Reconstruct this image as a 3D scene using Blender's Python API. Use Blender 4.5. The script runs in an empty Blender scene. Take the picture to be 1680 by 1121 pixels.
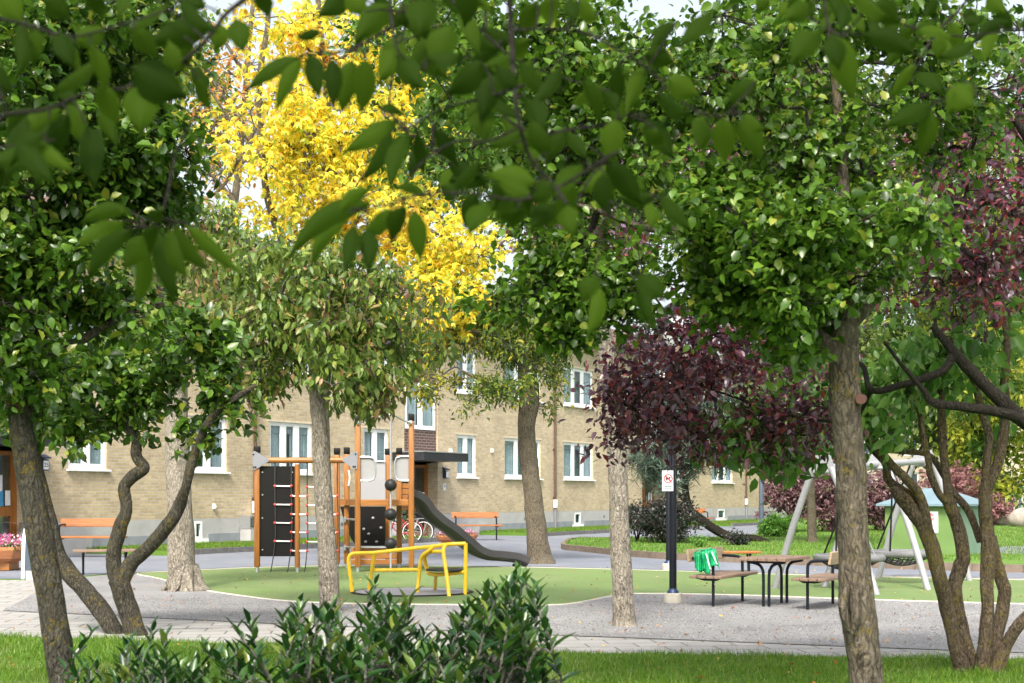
import bpy, bmesh, math, random
import numpy as np
from mathutils import Vector, Matrix
random.seed(7); rng = np.random.default_rng(11)
R = math.radians
scn = bpy.context.scene
# ------------------------------------------------------------------ camera, sky, sun, exposure
F = 2333.0; HZ = 813.0; CX = 840.0; H = 1.5
cam = bpy.data.cameras.new("camera"); camo = bpy.data.objects.new("camera", cam)
scn.collection.objects.link(camo); scn.camera = camo
camo.location = (0, 0, H); camo.rotation_euler = (R(90), 0, 0)
cam.sensor_width = 36; cam.lens = 50; cam.shift_y = (HZ-560.5)/1680
cam.clip_start = 0.1; cam.clip_end = 2000
cam.dof.use_dof = True; cam.dof.focus_distance = 28; cam.dof.aperture_fstop = 6.0
world = bpy.data.worlds.new("World"); scn.world = world; world.use_nodes = True
SUN_EL, SUN_AZ = 50, -170          # azimuth: degrees from +Y towards +X
wn = world.node_tree; bg = wn.nodes['Background']
sky = wn.nodes.new('ShaderNodeTexSky'); sky.sky_type = 'NISHITA'; sky.sun_disc = False
sky.sun_elevation = R(SUN_EL); sky.sun_rotation = R(SUN_AZ)
sky.air_density = 1.0; sky.dust_density = 6; sky.ozone_density = 1.0
hsv = wn.nodes.new('ShaderNodeHueSaturation'); hsv.inputs['Saturation'].default_value = .42; wn.links.new(sky.outputs[0], hsv.inputs['Color']); wn.links.new(hsv.outputs[0], bg.inputs[0]); bg.inputs[1].default_value = 0.14
sl = bpy.data.lights.new("sun", 'SUN'); sl.energy = 1.5; sl.angle = R(9); sl.color = (1, .93, .82)
so = bpy.data.objects.new("sun", sl); scn.collection.objects.link(so)
sd = Vector((math.sin(R(SUN_AZ))*math.cos(R(SUN_EL)), math.cos(R(SUN_AZ))*math.cos(R(SUN_EL)), math.sin(R(SUN_EL))))
so.rotation_euler = sd.to_track_quat('Z', 'Y').to_euler(); so.location = (-20, 10, 30)
scn.view_settings.view_transform = 'Standard'; scn.view_settings.look = 'None'
scn.view_settings.exposure = 1.42; scn.view_settings.gamma = 1
scn.view_settings.use_white_balance = True; scn.view_settings.white_balance_temperature = 6620; scn.view_settings.white_balance_tint = 6
scn.cycles.max_bounces = 6; scn.cycles.transmission_bounces = 4; scn.cycles.diffuse_bounces = 4
scn.cycles.use_denoising = True

# ------------------------------------------------------------------ helpers
def P(px, py, Y): return Vector(((px-CX)/F*Y, Y, H+(HZ-py)/F*Y))
def G(px, py, z=0.0):
    Y = (H-z)*F/(py-HZ); return Vector(((px-CX)/F*Y, Y, z))
def sc(Y): return F/Y
def link(o): scn.collection.objects.link(o); return o
def tag(o, label=None, cat=None, group=None, kind=None):
    if label: o['label'] = label
    if cat: o['category'] = cat
    if group: o['group'] = group
    if kind: o['kind'] = kind
    return o
MATS = {}
def mk(name, loc, rotz, label, cat, group=None):
    o = bpy.data.objects.new(name, None); link(o); o.location = loc; o.rotation_euler = (0, 0, rotz)
    o.empty_display_size = .2
    return tag(o, label, cat, group)
def rootmat(o):
    return Matrix.Translation(o.location) @ Matrix.Rotation(o.rotation_euler.z, 4, 'Z')
def mesh_obj(name, V, faces, mats, parent=None, smooth=False, world=False, mi=None, inv=None):
    V = np.asarray(V, dtype=np.float64).reshape(-1, 3)
    if world and parent is not None:
        M = rootmat(parent) if parent.parent is None else rootmat(parent.parent)
        Mi = np.array(M.inverted()); V = V @ Mi[:3, :3].T + Mi[:3, 3]
    me = bpy.data.meshes.new(name)
    if isinstance(faces, np.ndarray):
        nf, k = faces.shape
        me.vertices.add(len(V)); me.vertices.foreach_set('co', V.astype(np.float32).ravel())
        me.loops.add(nf*k); me.loops.foreach_set('vertex_index', faces.astype(np.int32).ravel())
        me.polygons.add(nf); me.polygons.foreach_set('loop_start', np.arange(0, nf*k, k, dtype=np.int32))
        me.update(calc_edges=True)
    else:
        me.from_pydata([tuple(v) for v in V], [], faces)
    for m in (mats if isinstance(mats, (list, tuple)) else [mats]): me.materials.append(m)
    if mi is not None: me.polygons.foreach_set('material_index', np.asarray(mi, dtype=np.int32))
    if smooth: me.polygons.foreach_set('use_smooth', np.ones(len(me.polygons), dtype=bool))
    me.update()
    o = bpy.data.objects.new(name, me); link(o)
    if parent is not None: o.parent = parent
    return o
def catmull(pts, n):
    pts = [Vector(p) for p in pts]
    if len(pts) < 3:
        return [pts[0].lerp(pts[-1], i/n) for i in range(n+1)]
    out = []
    m = len(pts)
    for i in range(m-1):
        p0 = pts[max(i-1, 0)]; p1 = pts[i]; p2 = pts[i+1]; p3 = pts[min(i+2, m-1)]
        for k in range(n):
            t = k/n
            out.append(.5*((2*p1)+(p2-p0)*t+(2*p0-5*p1+4*p2-p3)*t*t+(3*p1-p0-3*p2+p3)*t**3))
    out.append(pts[-1]); return out
class MB:
    def __init__(s): s.v = []; s.f = []; s.m = []; s.cur = 0
    def add(s, vs, fs):
        b = len(s.v); s.v.extend([tuple(v) for v in vs]); s.f.extend([tuple(i+b for i in f) for f in fs]); s.m.extend([s.cur]*len(fs)); return s
    def box(s, c, d, M=None, bev=0.0):
        x, y, z = d[0]/2, d[1]/2, d[2]/2
        b = min(bev, x*.45, y*.45, z*.45)
        if b <= 0:
            vs = [Vector((i*x, j*y, k*z)) for i in (-1, 1) for j in (-1, 1) for k in (-1, 1)]
            fs = [(0, 1, 3, 2), (4, 6, 7, 5), (0, 4, 5, 1), (2, 3, 7, 6), (0, 2, 6, 4), (1, 5, 7, 3)]
        else:
            bm = bmesh.new(); bmesh.ops.create_cube(bm, size=1)
            for v in bm.verts: v.co = Vector((v.co.x*2*x, v.co.y*2*y, v.co.z*2*z))
            bmesh.ops.bevel(bm, geom=bm.edges[:], offset=b, segments=2, profile=.5, affect='EDGES')
            bm.verts.index_update()
            vs = [v.co.copy() for v in bm.verts]; fs = [tuple(v.index for v in f.verts) for f in bm.faces]; bm.free()
        if M is not None: vs = [M @ v for v in vs]
        vs = [v+Vector(c) for v in vs]
        return s.add(vs, fs)
    def bx(s, x0, x1, y0, y1, z0, z1, bev=0.0):
        return s.box(((x0+x1)/2, (y0+y1)/2, (z0+z1)/2), (abs(x1-x0), abs(y1-y0), abs(z1-z0)), bev=bev)
    def tube(s, pts, r, seg=8, n=0, cap=True, rough=0.0):
        pts = [Vector(p) for p in pts]
        if not hasattr(r, '__len__'): r = [r]*len(pts)
        if n:
            m = len(pts); rr = []
            for i in range(m-1):
                for k in range(n): rr.append(r[i]+(r[i+1]-r[i])*k/n)
            rr.append(r[-1]); pts = catmull(pts, n); r = rr
            if len(r) != len(pts): r = list(np.interp(np.linspace(0, 1, len(pts)), np.linspace(0, 1, len(rr)), rr))
        vs = []; fs = []; up = None; N = len(pts)
        ph = [random.uniform(0, 6.28) for _ in range(6)]
        for i, p in enumerate(pts):
            t = (pts[min(i+1, N-1)]-pts[max(i-1, 0)])
            if t.length < 1e-9: t = Vector((0, 0, 1))
            t.normalize()
            if up is None:
                a = Vector((0, 0, 1)) if abs(t.z) < .9 else Vector((1, 0, 0)); up = t.cross(a).normalized()
            up = (up - t*up.dot(t)); up.normalize(); w = t.cross(up)
            for k in range(seg):
                a = 2*math.pi*k/seg; q = r[i]
                if rough:
                    q *= 1+rough*(math.sin(3*a+ph[0]+i*.21)*.4+math.sin(5*a+ph[1]-i*.33)*.3+math.sin(2*a+i*.47+ph[2])*.4+math.sin(i*.9+a+ph[3])*.35)+rough*random.uniform(-.35, .35)
                vs.append(p+(up*math.cos(a)+w*math.sin(a))*q)
        for i in range(N-1):
            for k in range(seg):
                k2 = (k+1) % seg
                fs.append((i*seg+k, i*seg+k2, (i+1)*seg+k2, (i+1)*seg+k))
        if cap: fs.append(tuple(range(seg))[::-1]); fs.append(tuple((N-1)*seg+k for k in range(seg)))
        return s.add(vs, fs)
    def cyl(s, a, b, r, seg=16, r2=None): return s.tube([a, b], [r, r if r2 is None else r2], seg)
    def lathe(s, c, prof, seg=24, M=None):
        vs = []; fs = []; n = len(prof)
        for (r, z) in prof:
            for k in range(seg):
                a = 2*math.pi*k/seg; v = Vector((r*math.cos(a), r*math.sin(a), z))
                if M is not None: v = M @ v
                vs.append(v+Vector(c))
        for i in range(n-1):
            for k in range(seg):
                k2 = (k+1) % seg; fs.append((i*seg+k, i*seg+k2, (i+1)*seg+k2, (i+1)*seg+k))
        fs.append(tuple(range(seg))[::-1]); fs.append(tuple((n-1)*seg+k for k in range(seg)))
        return s.add(vs, fs)
    def sphere(s, c, r, seg=16, sq=(1, 1, 1), jit=0):
        rings = seg//2; vs = []; fs = []
        for i in range(rings+1):
            th = math.pi*i/rings
            for k in range(seg):
                a = 2*math.pi*k/seg; q = r*(1+random.uniform(-jit, jit))
                vs.append(Vector((q*math.sin(th)*math.cos(a)*sq[0], q*math.sin(th)*math.sin(a)*sq[1], q*math.cos(th)*sq[2]))+Vector(c))
        for i in range(rings):
            for k in range(seg):
                k2 = (k+1) % seg; fs.append((i*seg+k, (i+1)*seg+k, (i+1)*seg+k2, i*seg+k2))
        return s.add(vs, fs)
    def prism(s, poly, d):      # poly: list of 3d points, d: extrusion vector
        n = len(poly); d = Vector(d); vs = [Vector(p) for p in poly]+[Vector(p)+d for p in poly]
        fs = [tuple(range(n))[::-1], tuple(range(n, 2*n))]+[(i, (i+1) % n, n+(i+1) % n, n+i) for i in range(n)]
        return s.add(vs, fs)
    def build(s, name, mats, parent=None, smooth=False, world=False, label=None):
        o = mesh_obj(name, s.v, s.f, mats, parent, smooth, world, mi=s.m if s.m else None)
        if smooth == 'auto' or smooth:
            bmx = bmesh.new(); bmx.from_mesh(o.data)
            bmesh.ops.recalc_face_normals(bmx, faces=bmx.faces)
            for e in bmx.edges:
                if len(e.link_faces) == 2 and e.calc_face_angle(0) > R(38): e.smooth = False
            bmx.to_mesh(o.data); bmx.free()
        else:
            bmx = bmesh.new(); bmx.from_mesh(o.data); bmesh.ops.recalc_face_normals(bmx, faces=bmx.faces); bmx.to_mesh(o.data); bmx.free()
        if label: o['label'] = label
        return o

# ------------------------------------------------------------------ materials
def nt(name):
    m = bpy.data.materials.new(name); m.use_nodes = True
    t = m.node_tree; b = t.nodes['Principled BSDF']; return m, t, b
def N(t, k, **kw):
    n = t.nodes.new(k)
    for a, v in kw.items(): setattr(n, a, v)
    return n
def ramp(t, fac, stops):
    r = t.nodes.new('ShaderNodeValToRGB'); e = r.color_ramp.elements
    while len(e) < len(stops): e.new(.5)
    for i, (p, c) in enumerate(stops): e[i].position = p; e[i].color = (*c, 1)
    t.links.new(fac, r.inputs[0]); return r.outputs[0]
def noise(t, scale, detail=4, vec=None, rough=.6):
    n = t.nodes.new('ShaderNodeTexNoise'); n.inputs['Scale'].default_value = scale; n.inputs['Detail'].default_value = detail; n.inputs['Roughness'].default_value = rough
    if vec is not None: t.links.new(vec, n.inputs['Vector'])
    return n.outputs[0]
def objco(t, scale=(1, 1, 1)):
    c = t.nodes.new('ShaderNodeTexCoord'); m = t.nodes.new('ShaderNodeMapping'); m.inputs['Scale'].default_value = scale
    t.links.new(c.outputs['Object'], m.inputs[0]); return m.outputs[0]
def bump(t, b, h, strength=.3, dist=.01):
    n = t.nodes.new('ShaderNodeBump'); n.inputs['Strength'].default_value = strength; n.inputs['Distance'].default_value = dist
    t.links.new(h, n.inputs['Height']); t.links.new(n.outputs[0], b.inputs['Normal']); return n
def mixc(t, fac, a, b, mode='MIX'):
    m = t.nodes.new('ShaderNodeMix'); m.data_type = 'RGBA'; m.blend_type = mode
    if isinstance(fac, (int, float)): m.inputs[0].default_value = fac
    else: t.links.new(fac, m.inputs[0])
    for s, v in ((6, a), (7, b)):
        if isinstance(v, tuple): m.inputs[s].default_value = (*v, 1)
        else: t.links.new(v, m.inputs[s])
    return m.outputs[2]
def plain(name, col, rough=.5, metal=0, var=.12, vs=6.0, bmp=0.0, bs=80, coat=0):
    m, t, b = nt(name); co = objco(t)
    if max(col) < .03: b.inputs['Specular IOR Level'].default_value = .25
    d = tuple(c*(1-var) for c in col); l = tuple(min(1, c*(1+var)) for c in col)
    t.links.new(ramp(t, noise(t, vs, 5, co), [(.3, d), (.7, l)]), b.inputs['Base Color'])
    b.inputs['Roughness'].default_value = rough; b.inputs['Metallic'].default_value = metal
    if bmp: bump(t, b, noise(t, bs, 4, co), bmp, .004)
    return m
def wood(name, col, rough=.45, axis=(1, 1, 1)):
    m, t, b = nt(name); co = objco(t, axis)
    n1 = noise(t, 3.5, 6, co, .65); n2 = noise(t, 1.6, 2, objco(t))
    c1 = ramp(t, n1, [(.3, tuple(c*.55 for c in col)), (.5, col), (.75, tuple(min(1, c*1.3) for c in col))])
    c2 = mixc(t, ramp(t, n2, [(.35, (0, 0, 0)), (.7, (.45, .45, .45))]), c1, tuple(c*.7 for c in col))
    t.links.new(c2, b.inputs['Base Color']); b.inputs['Roughness'].default_value = rough
    bump(t, b, n1, .25, .003); return m
def bark(name, dark, light, lichen=None, lamt=.5, vscale=1.0):
    m, t, b = nt(name); co = objco(t, (1, 1, .26)); co1 = objco(t); co2 = objco(t, (1, 1, .4))
    dn = N(t, 'ShaderNodeTexNoise'); dn.inputs['Scale'].default_value = 7*vscale; dn.inputs['Detail'].default_value = 4; t.links.new(co1, dn.inputs['Vector'])
    ad = N(t, 'ShaderNodeVectorMath', operation='MULTIPLY_ADD'); t.links.new(dn.outputs['Color'], ad.inputs[0]); ad.inputs[1].default_value = (.10, .10, .05); t.links.new(co, ad.inputs[2])
    n0 = noise(t, 42*vscale, 7, ad.outputs[0], .72)
    v = N(t, 'ShaderNodeTexVoronoi'); v.feature = 'DISTANCE_TO_EDGE'; v.inputs['Scale'].default_value = 38*vscale; t.links.new(ad.outputs[0], v.inputs['Vector'])
    n1 = noise(t, 95*vscale, 4, co2, .7)
    h = N(t, 'ShaderNodeMath', operation='MULTIPLY_ADD'); t.links.new(ramp(t, v.outputs[0], [(0, (0, 0, 0)), (.25, (1, 1, 1))]), h.inputs[0]); h.inputs[1].default_value = .22; t.links.new(n0, h.inputs[2])
    h2 = N(t, 'ShaderNodeMath', operation='MULTIPLY_ADD'); t.links.new(n1, h2.inputs[0]); h2.inputs[1].default_value = .35; t.links.new(h.outputs[0], h2.inputs[2])
    c = ramp(t, h2.outputs[0], [(.58, tuple(x*.22 for x in dark)), (.74, dark), (.86, tuple((x+y)/2 for x, y in zip(dark, light))), (1.0, light)])
    big = noise(t, 3.1, 5, co1, .7)
    c = mixc(t, ramp(t, big, [(.4, (0, 0, 0)), (.6, (.55, .55, .55))]), c, mixc(t, .6, c, light))
    if lichen:
        ln = noise(t, 24, 7, co1, .8); lr = noise(t, 3.5, 3, co1)
        mk_ = N(t, 'ShaderNodeMath', operation='MULTIPLY_ADD'); t.links.new(lr, mk_.inputs[0]); mk_.inputs[1].default_value = .5; t.links.new(ln, mk_.inputs[2])
        c = mixc(t, ramp(t, mk_.outputs[0], [(lamt+.31, (0, 0, 0)), (lamt+.345, (.85, .85, .85))]), c, mixc(t, n1, tuple(x*.5 for x in lichen), lichen))
        l2 = noise(t, 22, 5, co1, .75)
        c = mixc(t, ramp(t, l2, [(.58, (0, 0, 0)), (.64, (.5, .5, .5))]), c, tuple(min(1, x*1.6+.02) for x in light))
    t.links.new(c, b.inputs['Base Color']); b.inputs['Roughness'].default_value = .92; b.inputs['Specular IOR Level'].default_value = .25
    bump(t, b, h2.outputs[0], 1.0, .035); return m
def leafmat(name, stops, trans=.35, rough=.42, alt=None, altscale=.6, altr=(.5, .6), tcol=1.6, spec=.5):
    m, t, b = nt(name)
    g = N(t, 'ShaderNodeNewGeometry'); c = ramp(t, g.outputs['Random Per Island'], stops)
    if alt is not None:
        c2 = ramp(t, g.outputs['Random Per Island'], alt)
        c = mixc(t, ramp(t, noise(t, altscale, 3, objco(t)), [(altr[0], (0, 0, 0)), (altr[1], (1, 1, 1))]), c, c2)
    t.links.new(c, b.inputs['Base Color']); b.inputs['Roughness'].default_value = rough
    b.inputs['Specular IOR Level'].default_value = spec
    tr = N(t, 'ShaderNodeBsdfTranslucent'); sc_ = N(t, 'ShaderNodeVectorMath', operation='SCALE'); sc_.inputs['Scale'].default_value = tcol
    t.links.new(c, sc_.inputs[0]); t.links.new(sc_.outputs[0], tr.inputs[0])
    mx = N(t, 'ShaderNodeMixShader'); mx.inputs[0].default_value = trans
    t.links.new(b.outputs[0], mx.inputs[1]); t.links.new(tr.outputs[0], mx.inputs[2])
    t.links.new(mx.outputs[0], t.nodes['Material Output'].inputs[0]); return m
def brickmat(name, c1, c2, mortar, w=.27, h=.085, ms=.012, rough=.85):
    m, t, b = nt(name); c = N(t, 'ShaderNodeTexCoord'); s = N(t, 'ShaderNodeSeparateXYZ'); k = N(t, 'ShaderNodeCombineXYZ')
    t.links.new(c.outputs['Object'], s.inputs[0])
    a = N(t, 'ShaderNodeMath', operation='ADD'); t.links.new(s.outputs[0], a.inputs[0]); t.links.new(s.outputs[1], a.inputs[1])
    t.links.new(a.outputs[0], k.inputs[0]); t.links.new(s.outputs[2], k.inputs[1])
    br = N(t, 'ShaderNodeTexBrick'); t.links.new(k.outputs[0], br.inputs['Vector'])
    br.inputs['Color1'].default_value = (*c1, 1); br.inputs['Color2'].default_value = (*c2, 1); br.inputs['Mortar'].default_value = (*mortar, 1)
    br.inputs['Scale'].default_value = 1; br.inputs['Mortar Size'].default_value = ms; br.inputs['Mortar Smooth'].default_value = .2
    br.inputs['Brick Width'].default_value = w; br.inputs['Row Height'].default_value = h; br.inputs['Bias'].default_value = 0
    n1 = noise(t, 1.1, 5, k.outputs[0]); n2 = noise(t, 9, 4, k.outputs[0])
    cc = mixc(t, .5, br.outputs[0], ramp(t, n2, [(.3, (.55, .55, .55)), (.7, (1, 1, 1))]), 'MULTIPLY')
    cc = mixc(t, .55, cc, ramp(t, n1, [(.3, (.62, .62, .64)), (.65, (1, 1, 1))]), 'MULTIPLY')
    t.links.new(cc, b.inputs['Base Color']); b.inputs['Roughness'].default_value = rough
    iv = N(t, 'ShaderNodeMath', operation='SUBTRACT'); iv.inputs[0].default_value = 1; t.links.new(br.outputs['Fac'], iv.inputs[1])
    bump(t, b, iv.outputs[0], .6, .01); return m
def groundmat(name, stops, s1=3, s2=60, rough=.9, bs=.6, bd=.02, stops2=None, wear=None):
    m, t, b = nt(name); co = objco(t)
    c = ramp(t, noise(t, s1, 6, co), stops)
    c = mixc(t, .7, c, ramp(t, noise(t, s2, 3, co), stops2 or [(.3, (.5, .5, .5)), (.7, (1.0, 1.0, 1.0))]), 'MULTIPLY')
    if wear:
        w = noise(t, .9, 8, objco(t, (1, .6, 1)), .75)
        c = mixc(t, ramp(t, w, [(.48, (0, 0, 0)), (.62, (.55, .55, .55))]), c, wear)
        w2 = noise(t, 5.5, 6, co, .8)
        c = mixc(t, ramp(t, w2, [(.60, (0, 0, 0)), (.68, (.45, .45, .45))]), c, tuple(x*.55 for x in wear))
    t.links.new(c, b.inputs['Base Color']); b.inputs['Roughness'].default_value = rough
    bump(t, b, noise(t, s2, 4, co), bs, bd); return m

M_ = {}
M_['brick'] = brickmat('yellow brick', (.66, .515, .32), (.50, .38, .23), (.54, .485, .41))
M_['brown_brick'] = brickmat('brown tile', (.115, .062, .055), (.09, .05, .045), (.30, .24, .23), .30, .10, .012, .5)
M_['plinth'] = plain('grey render', (.40, .39, .40), .85, 0, .12, 2.0, .3, 60)
M_['plinth2'] = plain('blue grey render', (.24, .26, .30), .8, 0, .15, 3)
M_['white'] = plain('white paint', (.82, .82, .84), .45, 0, .05, 3)
M_['roof'] = plain('roof tile', (.12, .07, .055), .8, 0, .3, 5)
M_['pipe'] = plain('brown pipe', (.12, .065, .05), .5, .2, .2, 4)
M_['curtain'] = None
def curtainmat():
    m, t, b = nt('curtain'); co = objco(t, (1, 1, .02))
    t.links.new(ramp(t, noise(t, 9, 3, co), [(.3, (.50, .52, .52)), (.7, (.88, .88, .86))]), b.inputs['Base Color']); return m
M_['curtain'] = curtainmat()
def glassmat():
    m, t, b = nt('window glass'); b.inputs['Base Color'].default_value = (.02, .025, .03, 1)
    b.inputs['Roughness'].default_value = .04
    tr = N(t, 'ShaderNodeBsdfTransparent'); tr.inputs[0].default_value = (.8, .87, .9, 1); gl = N(t, 'ShaderNodeBsdfGlossy'); gl.inputs['Roughness'].default_value = .03
    mx = N(t, 'ShaderNodeMixShader'); mx.inputs[0].default_value = .16; t.links.new(tr.outputs[0], mx.inputs[1]); t.links.new(gl.outputs[0], mx.inputs[2])
    t.links.new(mx.outputs[0], t.nodes['Material Output'].inputs[0]); return m
M_['glass'] = glassmat()
M_['dark'] = plain('dim interior', (.42, .48, .46), .7)
M_['canopy'] = plain('dark canopy metal', (.035, .037, .045), .35, .3, .2, 3)
M_['wood'] = wood('oiled orange wood', (.31, .12, .026), .42, (8, 8, .7))
M_['woodh'] = wood('oiled orange plank', (.32, .125, .028), .42, (.7, 8, 8))
M_['bench_wood'] = wood('bench wood', (.32, .115, .032), .4, (.7, 8, 8))
M_['grey_wood'] = wood('weathered wood', (.22, .145, .105), .55, (.7, 8, 8))
M_['pale_wood'] = wood('pale weathered wood', (.36, .26, .165), .6, (.7, 8, 8))
M_['blacksteel'] = plain('black powder coated steel', (.010, .012, .018), .35, .1, .2, 5)
M_['black'] = plain('black plastic', (.006, .005, .005), .5, 0, .2, 4)
M_['rubber'] = plain('black rubber', (.02, .02, .022), .45, 0, .3, 10, .2)
M_['steel'] = plain('galvanised steel', (.55, .56, .58), .35, .8, .1, 20)
M_['grey_panel'] = plain('grey laminate panel', (.30, .295, .31), .4, 0, .05, 2)
M_['bracket'] = plain('grey bracket', (.22, .22, .25), .45, .1, .08, 3)
M_['slide'] = plain('dark slide plastic', (.052, .047, .056), .38, .1, .15, 3)
M_['yellow'] = plain('yellow enamel', (.86, .56, .03), .3, 0, .08, 5)
M_['red'] = plain('red paint', (.45, .02, .03), .35)
M_['rope'] = plain('dark rope', (.035, .035, .04), .8, 0, .3, 60, .5, 150)
M_['ropered'] = plain('red knob', (.50, .06, .05), .4)
M_['swing'] = plain('light grey enamel', (.30, .30, .325), .4, .1, .07, 3)
M_['netring'] = plain('padded rope ring', (.16, .16, .17), .85, 0, .35, 70, .6, 90)
M_['concrete'] = plain('concrete', (.45, .42, .36), .9, 0, .15, 10, .5, 60)
M_['hut'] = plain('green painted board', (.13, .21, .065), .55, 0, .16, 1.8, .1)
M_['hut_side'] = plain('pale bluish green board', (.17, .26, .19), .55, 0, .12, 2)
M_['hut_roof'] = plain('blue green roof felt', (.15, .22, .26), .45, 0, .1, 2)
M_['bag'] = plain('green bag fabric', (.01, .34, .13), .4, 0, .2, 9)
M_['bagwhite'] = plain('white bag print', (.45, .75, .60), .4)
M_['blue'] = plain('blue poster', (.05, .28, .55), .5)
M_['paper'] = plain('paper', (.72, .76, .80), .6)
M_['signred'] = plain('sign red', (.62, .02, .04), .4)
M_['ink'] = plain('ink', (.02, .02, .025), .5)
M_['inkgreen'] = plain('green print', (.05, .25, .15), .5)
M_['lampglass'] = plain('opal lamp glass', (.85, .85, .88), .25, 0, .02)
M_['stone'] = plain('boulder', (.30, .26, .23), .85, 0, .3, 4, .6, 20)
M_['lampblue'] = plain('dark blue lamp metal', (.03, .05, .12), .4, .3)
M_['slate'] = plain('dark grey post paint', (.07, .09, .12), .4, .2)
# barks
B_dark = bark('dark lichen bark', (.036, .031, .024), (.095, .086, .068), (.20, .15, .025), .51)
B_pale = bark('pale bark', (.19, .165, .135), (.40, .355, .295), (.2, .17, .05), .62, .9)
B_mid = bark('grey brown bark', (.10, .08, .058), (.24, .20, .145), None, .6, 1.2)
B_front = bark('front furrowed bark', (.070, .056, .043), (.18, .15, .115), (.24, .18, .03), .54, .8)
B_stem = bark('lichen stem bark', (.085, .062, .043), (.19, .145, .10), (.24, .19, .04), .49, 1.2)
B_twig = bark('dark twig bark', (.020, .016, .013), (.05, .042, .034), None, .6, 1.6)
B_grey = bark('grey twig bark', (.10, .09, .085), (.25, .23, .21), None, .6, 1.6)
# foliage
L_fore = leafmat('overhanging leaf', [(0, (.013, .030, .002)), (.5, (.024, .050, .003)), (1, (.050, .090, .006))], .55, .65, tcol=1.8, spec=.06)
L_green = leafmat('glossy green leaf', [(0, (.020, .052, .006)), (.5, (.050, .112, .011)), (.9, (.11, .20, .022)), (1, (.24, .25, .03))], .3, .30, tcol=1.6)
L_green2 = leafmat('bright green leaf', [(0, (.022, .056, .006)), (.5, (.058, .125, .011)), (.93, (.13, .23, .025)), (1, (.26, .27, .04))], .35, .30, tcol=1.6)
L_dog = leafmat('drooping green leaf', [(0, (.055, .11, .015)), (.55, (.12, .19, .03)), (.85, (.21, .27, .045)), (1, (.32, .16, .09))], .35, .42,
                alt=[(0, (.17, .075, .07)), (.4, (.24, .15, .08)), (.7, (.12, .16, .05)), (1, (.34, .2, .11))], altscale=.9, altr=(.58, .66))
L_yg = leafmat('yellow green small leaf', [(0, (.035, .075, .018)), (.5, (.09, .15, .025)), (.85, (.2, .25, .03)), (1, (.4, .33, .03))], .4, .45,
               alt=[(0, (.14, .19, .02)), (.5, (.35, .33, .03)), (1, (.5, .36, .03))], altscale=.7, altr=(.55, .65))
L_yel = leafmat('autumn yellow leaf', [(0, (.80, .55, .04)), (.35, (.92, .74, .08)), (.6, (.85, .80, .12)), (.82, (.50, .58, .08)), (.94, (.25, .36, .04)), (1, (.75, .35, .04))], .5, .5,
                alt=[(0, (.50, .16, .015)), (.4, (.70, .34, .03)), (.7, (.8, .5, .06)), (1, (.30, .08, .02))], altscale=.45, altr=(.57, .68), tcol=1.25)
L_orange = leafmat('sparse orange leaf', [(0, (.6, .2, .03)), (.5, (.75, .38, .08)), (1, (.8, .55, .15))], .5, .5, tcol=1.2)
L_purple = leafmat('purple plum leaf', [(0, (.036, .011, .024)), (.5, (.075, .024, .048)), (.82, (.20, .028, .035)), (1, (.18, .12, .19))], .3, .30, tcol=2.2, spec=.8)
L_hang = leafmat('large hanging green leaf', [(0, (.045, .12, .02)), (.5, (.08, .18, .03)), (1, (.16, .27, .05))], .45, .4, tcol=1.7)
L_pine = leafmat('blue grey needle', [(0, (.05, .08, .055)), (.5, (.09, .14, .10)), (1, (.17, .23, .19))], .25, .5, tcol=1.3)
L_far = leafmat('far green leaf', [(0, (.03, .06, .015)), (.5, (.07, .12, .02)), (1, (.16, .20, .03))], .35, .5)
L_farye = leafmat('far yellow green leaf', [(0, (.12, .19, .02)), (.5, (.32, .36, .04)), (1, (.55, .50, .06))], .45, .5, tcol=1.3,
                  alt=[(0, (.05, .12, .02)), (1, (.12, .24, .04))], altscale=.5, altr=(.48, .56))
L_shrub = leafmat('barberry leaf', [(0, (.09, .045, .055)), (.5, (.18, .09, .11)), (1, (.30, .18, .18))], .3, .5,
                  alt=[(0, (.05, .06, .03)), (1, (.16, .14, .06))], altscale=1.2, altr=(.58, .68))
L_shrubred = leafmat('pink red leaf', [(0, (.15, .06, .07)), (.5, (.25, .11, .12)), (1, (.36, .19, .18))], .3, .5)
L_darkbush = leafmat('dark shrub leaf', [(0, (.014, .022, .016)), (.5, (.03, .045, .03)), (.85, (.06, .045, .05)), (1, (.09, .05, .06))], .2, .4)
L_laurel = leafmat('laurel leaf', [(0, (.008, .032, .008)), (.5, (.018, .062, .010)), (.9, (.06, .125, .02)), (1, (.16, .19, .03))], .22, .30, tcol=1.6, spec=.6)
L_fern = leafmat('low juniper', [(0, (.06, .16, .02)), (1, (.16, .32, .05))], .3, .5)
L_grass = leafmat('grass blade', [(0, (.055, .13, .006)), (.5, (.10, .21, .012)), (.9, (.17, .29, .025)), (1, (.30, .28, .08))], .4, .45, tcol=1.4,
                  alt=[(0, (.09, .16, .025)), (.6, (.16, .22, .045)), (1, (.34, .29, .13))], altscale=.55, altr=(.52, .66))
L_dead = leafmat('fallen leaf', [(0, (.25, .07, .02)), (.5, (.45, .18, .04)), (1, (.5, .35, .08))], .2, .6)
L_flower = leafmat('flower petal', [(0, (.35, .04, .16)), (.6, (.55, .12, .30)), (.8, (.65, .6, .65)), (1, (.7, .7, .72))], .3, .5)

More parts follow.
